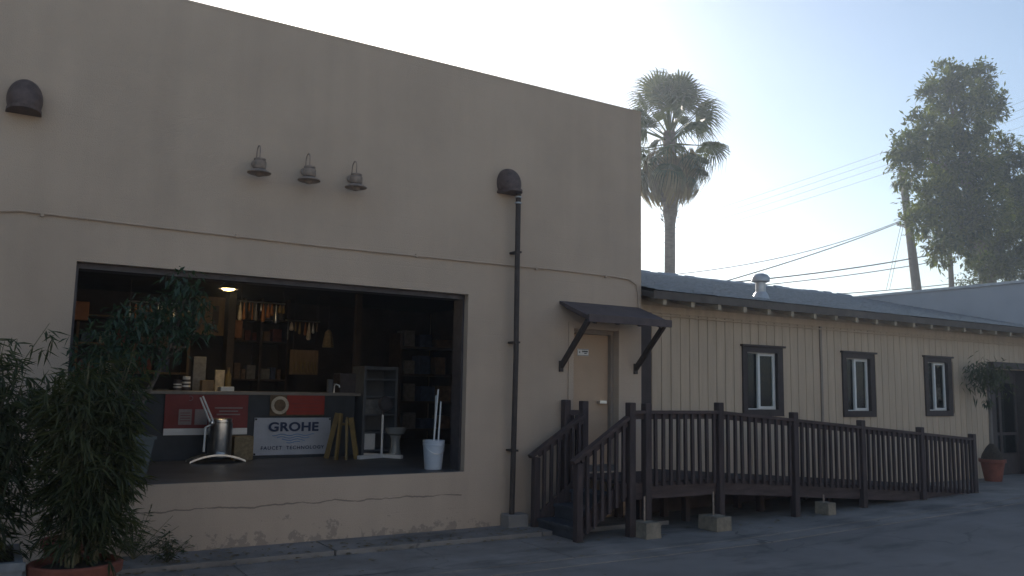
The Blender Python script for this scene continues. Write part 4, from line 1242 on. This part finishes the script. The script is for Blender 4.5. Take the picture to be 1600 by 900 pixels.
# slender tree leaning in front of the opening
def lean_tree():
    Y = 8.55
    base = at(110, 860, Y); base.z = 0.0
    rnd = random.Random(21)
    t = thing('potted_tree', base, 'slender dark tree leaning right in front of the shop opening', 'tree')
    terracotta_pot(base.x, base.y, .056, .24, .36)(t)
    tp = [Vector((base.x, base.y, .38))] + [at(x, y, Y) for x, y in ((160, 750), (205, 660), (232, 610), (258, 560), (280, 500), (292, 455))]
    tk = MB(); tk.tube(tp, [.035, .032, .028, .024, .020, .014, .006], 8)
    tk.tube([tp[2], at(190, 600, Y - .1), at(165, 545, Y - .15)], [.02, .014, .006], 6)
    tk.tube([tp[4], at(238, 520, Y + .1), at(215, 490, Y + .1)], [.016, .012, .005], 6)
    tk.tube([tp[4], at(290, 540, Y), at(318, 500, Y)], [.014, .01, .005], 6)
    tk.build('trunk', M['bark'], t, True)
    lf = MB()
    for (x, y, r_, n_) in ((288, 448, 32, 330), (262, 490, 38, 420), (300, 500, 36, 360), (225, 495, 40, 380), (180, 520, 46, 520), (150, 560, 46, 480), (205, 560, 42, 360), (255, 540, 36, 260), (135, 600, 40, 350), (318, 470, 16, 50), (190, 610, 36, 220)):
        c = at(x, y, Y + rnd.uniform(-.15, .1)); rr = r_ / 150
        for k in range(int(n_ * .5)):
            p = c + rdir(rnd) * rr * rnd.random() ** .5
            leaf_quad(lf, p, rdir(rnd, -1, .3), rnd.uniform(.06, .12), rnd.uniform(.02, .038), rnd, .5)
    lf.build('leaves', M['leaf_ficus'], t)
lean_tree()

# low weeds at the foot of the wall
def weed(x, y, h, n_, label, seed):
    rnd = random.Random(seed)
    t = thing('weed', (x, y, .05), label, 'plant')
    st = MB(); lf = MB()
    for i in range(n_):
        d = rdir(rnd, .4, 1); e = Vector((x, y, .05)) + d * h * rnd.uniform(.6, 1)
        st.tube([(x, y, .05), Vector((x, y, .05)).lerp(e, .5) + Vector((0, 0, .02)), e], [.004, .003, .002], 4, False)
        for k in range(16):
            p = Vector((x, y, .05)).lerp(e, rnd.uniform(.25, 1))
            leaf_quad(lf, p, rdir(rnd, -.4, .7), rnd.uniform(.05, .09), rnd.uniform(.012, .022), rnd, .5)
    st.build('stems', M['culm'], t)
    lf.build('leaves', M['leaf_shrub'], t)
weed(1.62, 8.92, .36, 16, 'low green weed growing from the apron left of the slab joint', 5)
weed(1.35, 9.22, .62, 22, 'taller leafy weed against the wall under the grey bin', 6)

# dry leaves and grit blown along the foot of the wall
lt_ = MB(); rnd_ = random.Random(77)
for k in range(520):
    xx = rnd_.uniform(-1, 6) if k % 3 else rnd_.uniform(0, 17)
    yy = min(9.36, (8.66 if xx < 6 else 8.0) + abs(rnd_.gauss(0, .35))) if k % 4 else rnd_.uniform(6.3, 9.2)
    if xx > XR: yy = min(yy, 8.12)
    zz = gz(xx) + (.062 if 8.76 < yy and xx < 8.05 else .02)
    a = rnd_.uniform(0, 6.28); l_ = rnd_.uniform(.02, .05)
    c, s_ = math.cos(a) * l_, math.sin(a) * l_
    lt_.add([(xx - c, yy - s_, zz), (xx + s_ * .35, yy - c * .35, zz + .006), (xx + c, yy + s_, zz + .002), (xx - s_ * .35, yy + c * .35, zz + .004)], [(0, 1, 2), (0, 2, 3)])
tag(lt_.build('leaf_litter', M['leaf_dead']), 'dry fallen leaves scattered along the foot of the wall', 'leaves', kind='stuff')

# potted tree by the entry
def entry_tree():
    X, Y, Z = 17.06, 9.22, gz(17)
    rnd = random.Random(9)
    t = thing('potted_topiary', (X, Y, Z), 'small drooping tree in a terracotta pot beside the entry door', 'tree')
    MB().lathe([(.15, Z), (.155, Z + .02), (.215, Z + .36), (.245, Z + .37), (.245, Z + .43), (.22, Z + .43), (.21, Z + .38), (0, Z + .38)], 28, (X, Y, 0)).build('pot', M['terracotta'], t, True)
    MB().lathe([(.212, Z + .40), (.18, Z + .52), (.10, Z + .66), (.03, Z + .74), (0, Z + .74)], 16, (X, Y, 0)).build('soil_mound', M['soil'], t, True)
    MB().tube([(X, Y, Z + .7), (X + .01, Y, Z + 1.3), (X - .03, Y, Z + 2.0), (X, Y, Z + 2.35)], [.04, .034, .028, .012], 8).build('trunk', M['pole_wood'], t, True)
    lf = MB()
    for k in range(620):
        p = Vector((X, Y, Z + 2.08)) + Vector((rnd.gauss(0, .20), rnd.gauss(0, .18), rnd.gauss(0, .17)))
        leaf_quad(lf, p, rdir(rnd, -1, .1), rnd.uniform(.08, .18), rnd.uniform(.02, .035), rnd, .8)
    for k in range(26):
        p = Vector((X - .1, Y - .02, Z + 1.55)) + rdir(rnd) * .07
        leaf_quad(lf, p, rdir(rnd, -1, .1), .1, .03, rnd, .8)
    lf.build('leaves', M['leaf_shrub'], t)
entry_tree()

# ---------------------------------------------------------------- palm
def fan_leaf(seed, dead=False):
    """palmate leaf: stalk along +x, a round fan of pleated segments whose tips split and hang"""
    rnd = random.Random(seed); b = MB()
    L_ = 1.28
    b.add([(0, -.03, 0), (0, .03, 0), (L_, .014, -.05), (L_, -.014, -.05)], [(0, 1, 2, 3)])
    b.add([(0, 0, -.03), (0, 0, .03), (L_, 0, -.04), (L_, 0, -.065)], [(0, 1, 2, 3)])
    n_ = 30
    wid = .5 if dead else 1
    p0 = Vector((L_, 0, -.05))
    for i in range(n_):
        a = R(-128 + 256 * i / (n_ - 1)) + rnd.uniform(-.02, .02)
        ln = (.56 + .17 * math.cos(a)) * rnd.uniform(.92, 1.04)
        c, s_ = math.cos(a), math.sin(a)
        cup = -.20 * abs(s_)
        da = R(256 / (n_ - 1) / 2) * 1.12
        def pt(r_, an, dz): return p0 + Vector((math.cos(an) * r_, math.sin(an) * r_ * wid, dz))
        k = .62
        m1, m2 = pt(ln * k, a - da, cup * k - .02), pt(ln * k, a + da, cup * k - .02)
        mid = pt(ln * k, a, cup * k + .015)
        n1, n2 = pt(ln * .86, a - da * .35, cup - .10), pt(ln * .86, a + da * .35, cup - .10)
        tip = pt(ln * .97, a, cup * 1.1 - .36 - rnd.uniform(0, .4))
        b.add([p0, m1, mid, m2, n1, n2, tip], [(0, 1, 2), (0, 2, 3), (1, 4, 5, 3), (4, 6, 5)])
    return b
def dead_leaf(seed):
    """withered leaf: short stalk along +x, blade folded and hanging straight down with ragged ends"""
    rnd = random.Random(seed); b = MB()
    L_ = .62
    b.add([(0, -.03, 0), (0, .03, 0), (L_, .014, 0), (L_, -.014, 0)], [(0, 1, 2, 3)])
    for i in range(22):
        a = R(-62 + 124 * i / 21) + rnd.uniform(-.05, .05)
        ln = rnd.uniform(.75, 1.15); x0 = L_ + rnd.uniform(-.05, .1)
        y1 = math.sin(a) * .34; x1 = x0 + .16 * math.cos(a) + rnd.uniform(-.06, .06)
        w_ = .035
        z1 = -ln * .45
        b.add([(x0, 0, 0), (x1, y1 - w_, z1), (x1 + .03, y1 + w_, z1), (x1 - .04, y1 * 1.25 + rnd.uniform(-.04, .04), -ln)], [(0, 1, 2), (1, 3, 2)])
    return b
def palm():
    X, Y = 18.46, 20.0
    t = thing('palm_tree', (X, Y, 0), 'tall fan palm with drooping brown skirt behind the roof', 'palm tree')
    top = 10.35
    tk = MB()
    pts = [(X - .05, Y, 0), (X - .03, Y, 4), (X, Y, 7.0), (X, Y, 7.35), (X + .02, Y, 7.6), (X + .02, Y, 8.4), (X, Y, top)]
    tk.tube(pts, [.23, .185, .17, .18, .23, .25, .20], 14)
    rnd = random.Random(2)
    for k in range(150):            # old leaf bases
        z = rnd.uniform(7.3, 8.9); a = rnd.uniform(0, 6.28)
        d = Vector((math.cos(a), math.sin(a), .9))
        p = Vector((X + .24 * math.cos(a), Y + .24 * math.sin(a), z))
        sd = Vector((-math.sin(a), math.cos(a), 0))
        tk.add([p + sd * .05, p - sd * .05, p + d * .12], [(0, 1, 2)])
    tk.build('trunk', M['palm_bark'], t, True)
    live = [fan_leaf(k).mesh('frond', M['leaf_palm']) for k in range(4)]
    dead = [dead_leaf(40 + k).mesh('dead_frond', M['leaf_dead']) for k in range(4)]
    N = 46
    for k in range(N):
        u = (k + .5) / N
        el = R(88 - 138 * u ** 1.05 + rnd.uniform(-9, 9)); az = k * 2.39996 + rnd.uniform(-.3, .3)
        sc_ = rnd.uniform(.85, 1.15) * (1.06 - .10 * u)
        o = inst('frond', live[k % 4], t, (X, Y, top - .05 - .55 * u))
        o.rotation_euler = (Matrix.Rotation(az, 3, 'Z') @ Matrix.Rotation(-el, 3, 'Y') @ Matrix.Rotation(rnd.uniform(-.7, .7), 3, 'X')).to_euler()
        o.scale = (sc_,) * 3
    for k in range(54):
        u = (k + .5) / 54
        el = R(-14 - 44 * u + rnd.uniform(-10, 10)); az = k * 2.39996 + rnd.uniform(-.3, .3)
        o = inst('dead_frond', dead[k % 4], t, (X + .2 * math.cos(az), Y + .2 * math.sin(az), top - .55 - .75 * u))
        tilt = Matrix.Rotation(az, 3, 'Z') @ Matrix.Rotation(-el * .45, 3, 'Y')
        o.rotation_euler = tilt.to_euler()
        s_ = rnd.uniform(.85, 1.1); o.scale = (s_ * rnd.uniform(.55, 1.15), s_, s_)
palm()

# ---------------------------------------------------------------- big trees behind the grey building
def big_tree(name, lobes, trunk, Y, label, seed, leaves, branches):
    rnd = random.Random(seed)
    b0 = at(*trunk[0], Y); b0.z = 0
    t = thing(name, b0, label, 'tree')
    tk = MB(); tp = [b0] + [at(x, y, Y) for x, y in trunk]
    tk.tube(tp, [.42 - .30 * i / (len(tp) - 1) for i in range(len(tp))], 10)
    for (k, x, y, dy) in branches:
        e = at(x, y, Y + dy); s_ = tp[k]
        tk.tube([s_, s_.lerp(e, .5) + Vector((0, 0, .3)), e], [.16, .10, .03], 7)
    tk.build('trunk', M['bark'], t, True)
    lf = MB()
    tot = sum(r_ ** 2 for _, _, r_, _ in lobes)
    for (x, y, r_, dy) in lobes:
        c = at(x, y, Y + dy); rr = r_ * .0318
        ncl = max(5, int(leaves * r_ ** 2 / tot / 24))
        for k in range(ncl):
            d = rdir(rnd); q = rnd.random() ** .42
            cc = c + Vector((d.x * rr, d.y * rr * .9, d.z * rr)) * q * rnd.uniform(.85, 1.12)
            g_ = (d + Vector((0, 0, .35)) + rdir(rnd) * .5).normalized()
            for j in range(24):
                dd = (g_ + rdir(rnd) * .95).normalized()
                leaf_quad(lf, cc + rdir(rnd) * rnd.uniform(0, .42), dd, rnd.uniform(.2, .38), rnd.uniform(.09, .15), rnd, .25)
    lf.build('crown', M['leaf_tree'], t)
big_tree('broadleaf_tree', [(1478, 135, 34, 0), (1520, 130, 32, 0), (1545, 165, 30, .5), (1500, 180, 48, 0), (1450, 150, 16, 0), (1445, 215, 34, 0), (1410, 230, 20, 0), (1420, 265, 26, -.3), (1490, 250, 60, 0), (1555, 245, 42, .4), (1460, 310, 42, 0), (1520, 320, 50, 0), (1565, 280, 26, 0), (1440, 345, 22, -.5), (1470, 375, 26, -.5), (1500, 385, 24, -.3), (1535, 385, 34, .3), (1470, 405, 12, 0), (1560, 400, 26, .5), (1590, 300, 26, .5), (1585, 350, 34, .3), (1540, 418, 22, -.6), (1505, 345, 40, -.4)],
         [(1545, 440), (1530, 380), (1512, 290), (1500, 200)], 22, 'large broadleaf tree with dense dark crown behind the grey building', 14, 33000,
         [(2, 1440, 330, 0), (2, 1560, 330, .5), (3, 1430, 240, 0), (3, 1560, 230, 0), (3, 1480, 140, 0)])
big_tree('broadleaf_tree', [(1610, 260, 26, 0), (1600, 310, 36, 0), (1640, 320, 60, 0), (1590, 370, 36, 0), (1640, 400, 60, 0), (1575, 420, 22, 0), (1600, 415, 30, 0)],
         [(1640, 460), (1635, 400), (1630, 320)], 21, 'second dark leafy tree cut by the right edge of the picture', 15, 15000, [(2, 1595, 370, 0), (2, 1660, 350, 0)])
def roof_shrub():
    rnd = random.Random(4)
    c = at(1522, 438, 20)
    t = thing('roof_side_shrub', (c.x, 20, 0), 'low pale shrub top showing just above the grey wall', 'shrub')
    MB().tube([(c.x, 20, 0), (c.x, 20, c.z - .2)], [.09, .03], 7).build('stem', M['bark'], t)
    lf = MB()
    for k in range(420):
        p = c + Vector((rnd.gauss(0, .5), rnd.gauss(0, .4), rnd.gauss(-.15, .22)))
        leaf_quad(lf, p, rdir(rnd, -.4, 1), rnd.uniform(.16, .28), .08, rnd, .3)
    lf.build('crown', M['leaf_shrub'], t)
roof_shrub()

# ---------------------------------------------------------------- utility poles and wires
YPOL = 25.0
up = thing('utility_pole', (40.3, YPOL, 0), 'leaning wooden utility pole in front of the large tree', 'pole')
pb_, pt_ = at(1433, 458, YPOL), at(1409, 262, YPOL)
dirp = (pt_ - pb_)
foot = pb_ + dirp * (-(pb_.z) / dirp.z)
MB().tube([foot, pb_, pt_], [.24, .235, .17], 12).build('shaft', M['pole_wood'], up, True)
ca_ = at(1404, 338, YPOL - .2); cb_ = at(1424, 348, YPOL - .2)
MB().tube([ca_, cb_], .05, 6).build('bracket', M['pole_wood'], up)
for k in range(3):
    q_ = at(1403 + 4 * k, 350 + k, YPOL - .3)
    MB().lathe([(.05, -.1), (.075, -.05), (.06, 0), (.08, .05), (.03, .1)], 8, q_).build('insulator', M['galv'], up, True)
up2 = thing('utility_pole', (43.6, YPOL + .5, 0), 'thin pale utility pole under the tree, smaller of the two', 'pole')
a, c = at(1487, 450, YPOL), at(1484, 395, YPOL)
MB().tube([(a.x, YPOL, 0), a, c], [.15, .14, .12], 10).build('shaft', M['pole_wood'], up2, True)
MB().tube([c, at(1475, 378, YPOL), at(1450, 371, YPOL - .5)], .04, 6).build('lamp_arm', M['galv'], up2, True)
lh = at(1445, 370, YPOL - .6)
MB().lathe([(0, -.12), (.22, -.08), (.26, 0), (.12, .08), (0, .1)], 12, lh).build('lamp_head', M['galv'], up2, True)

def wire(a, Ya, b_, Yb, sag, r_, label, group):
    p, q = at(*a, Ya), at(*b_, Yb)
    pts = [p.lerp(q, i / 16) - Vector((0, 0, sag * 4 * (i / 16) * (1 - i / 16))) for i in range(17)]
    o = MB().tube(pts, r_, 5).build('overhead_wire', M['wire'], base=tuple(p))
    return tag(o, label, 'wire', group)
LW = 'overhead wires near the low roof'
wire((1412, 343), 25, (985, 434), 26, .55, .018, 'highest wire leaving the leaning pole, sagging left past the palm', LW)
wire((1412, 345), 25, (1118, 444), 20, .12, .022, 'wire dropping steeply from the leaning pole to the shingle roof', LW)
wire((1600, 365), 25, (1120, 443), 25, .35, .03, 'thick dark wire passing just above the roof vent cap', LW)
wire((1600, 379), 25, (1140, 450), 25, .30, .022, 'thin wire just below the thick one near the roof vent', LW)
wire((1600, 428), 25, (1262, 462), 25, .15, .022, 'lowest wire close above the ridge and grey wall', LW)
for k in range(4):
    wire((1640, 142 + k * 12 + (4 if k > 2 else 0)), 60, (960, 378 + k * 8), 66, .5, .02, '%s of the four high parallel wires crossing the sky between palm and tree' % ['topmost', 'second from top', 'third from top', 'lowest'][k], 'high parallel power lines')
for k in range(2):
    wire((1408 + k * 4, 350), 25, (1385 + k * 5, 452), 25, 0, .012, ['left one of the two thin guy wires beside the leaning pole', 'right one of the two thin guy wires beside the leaning pole'][k], 'guy wires at the pole')
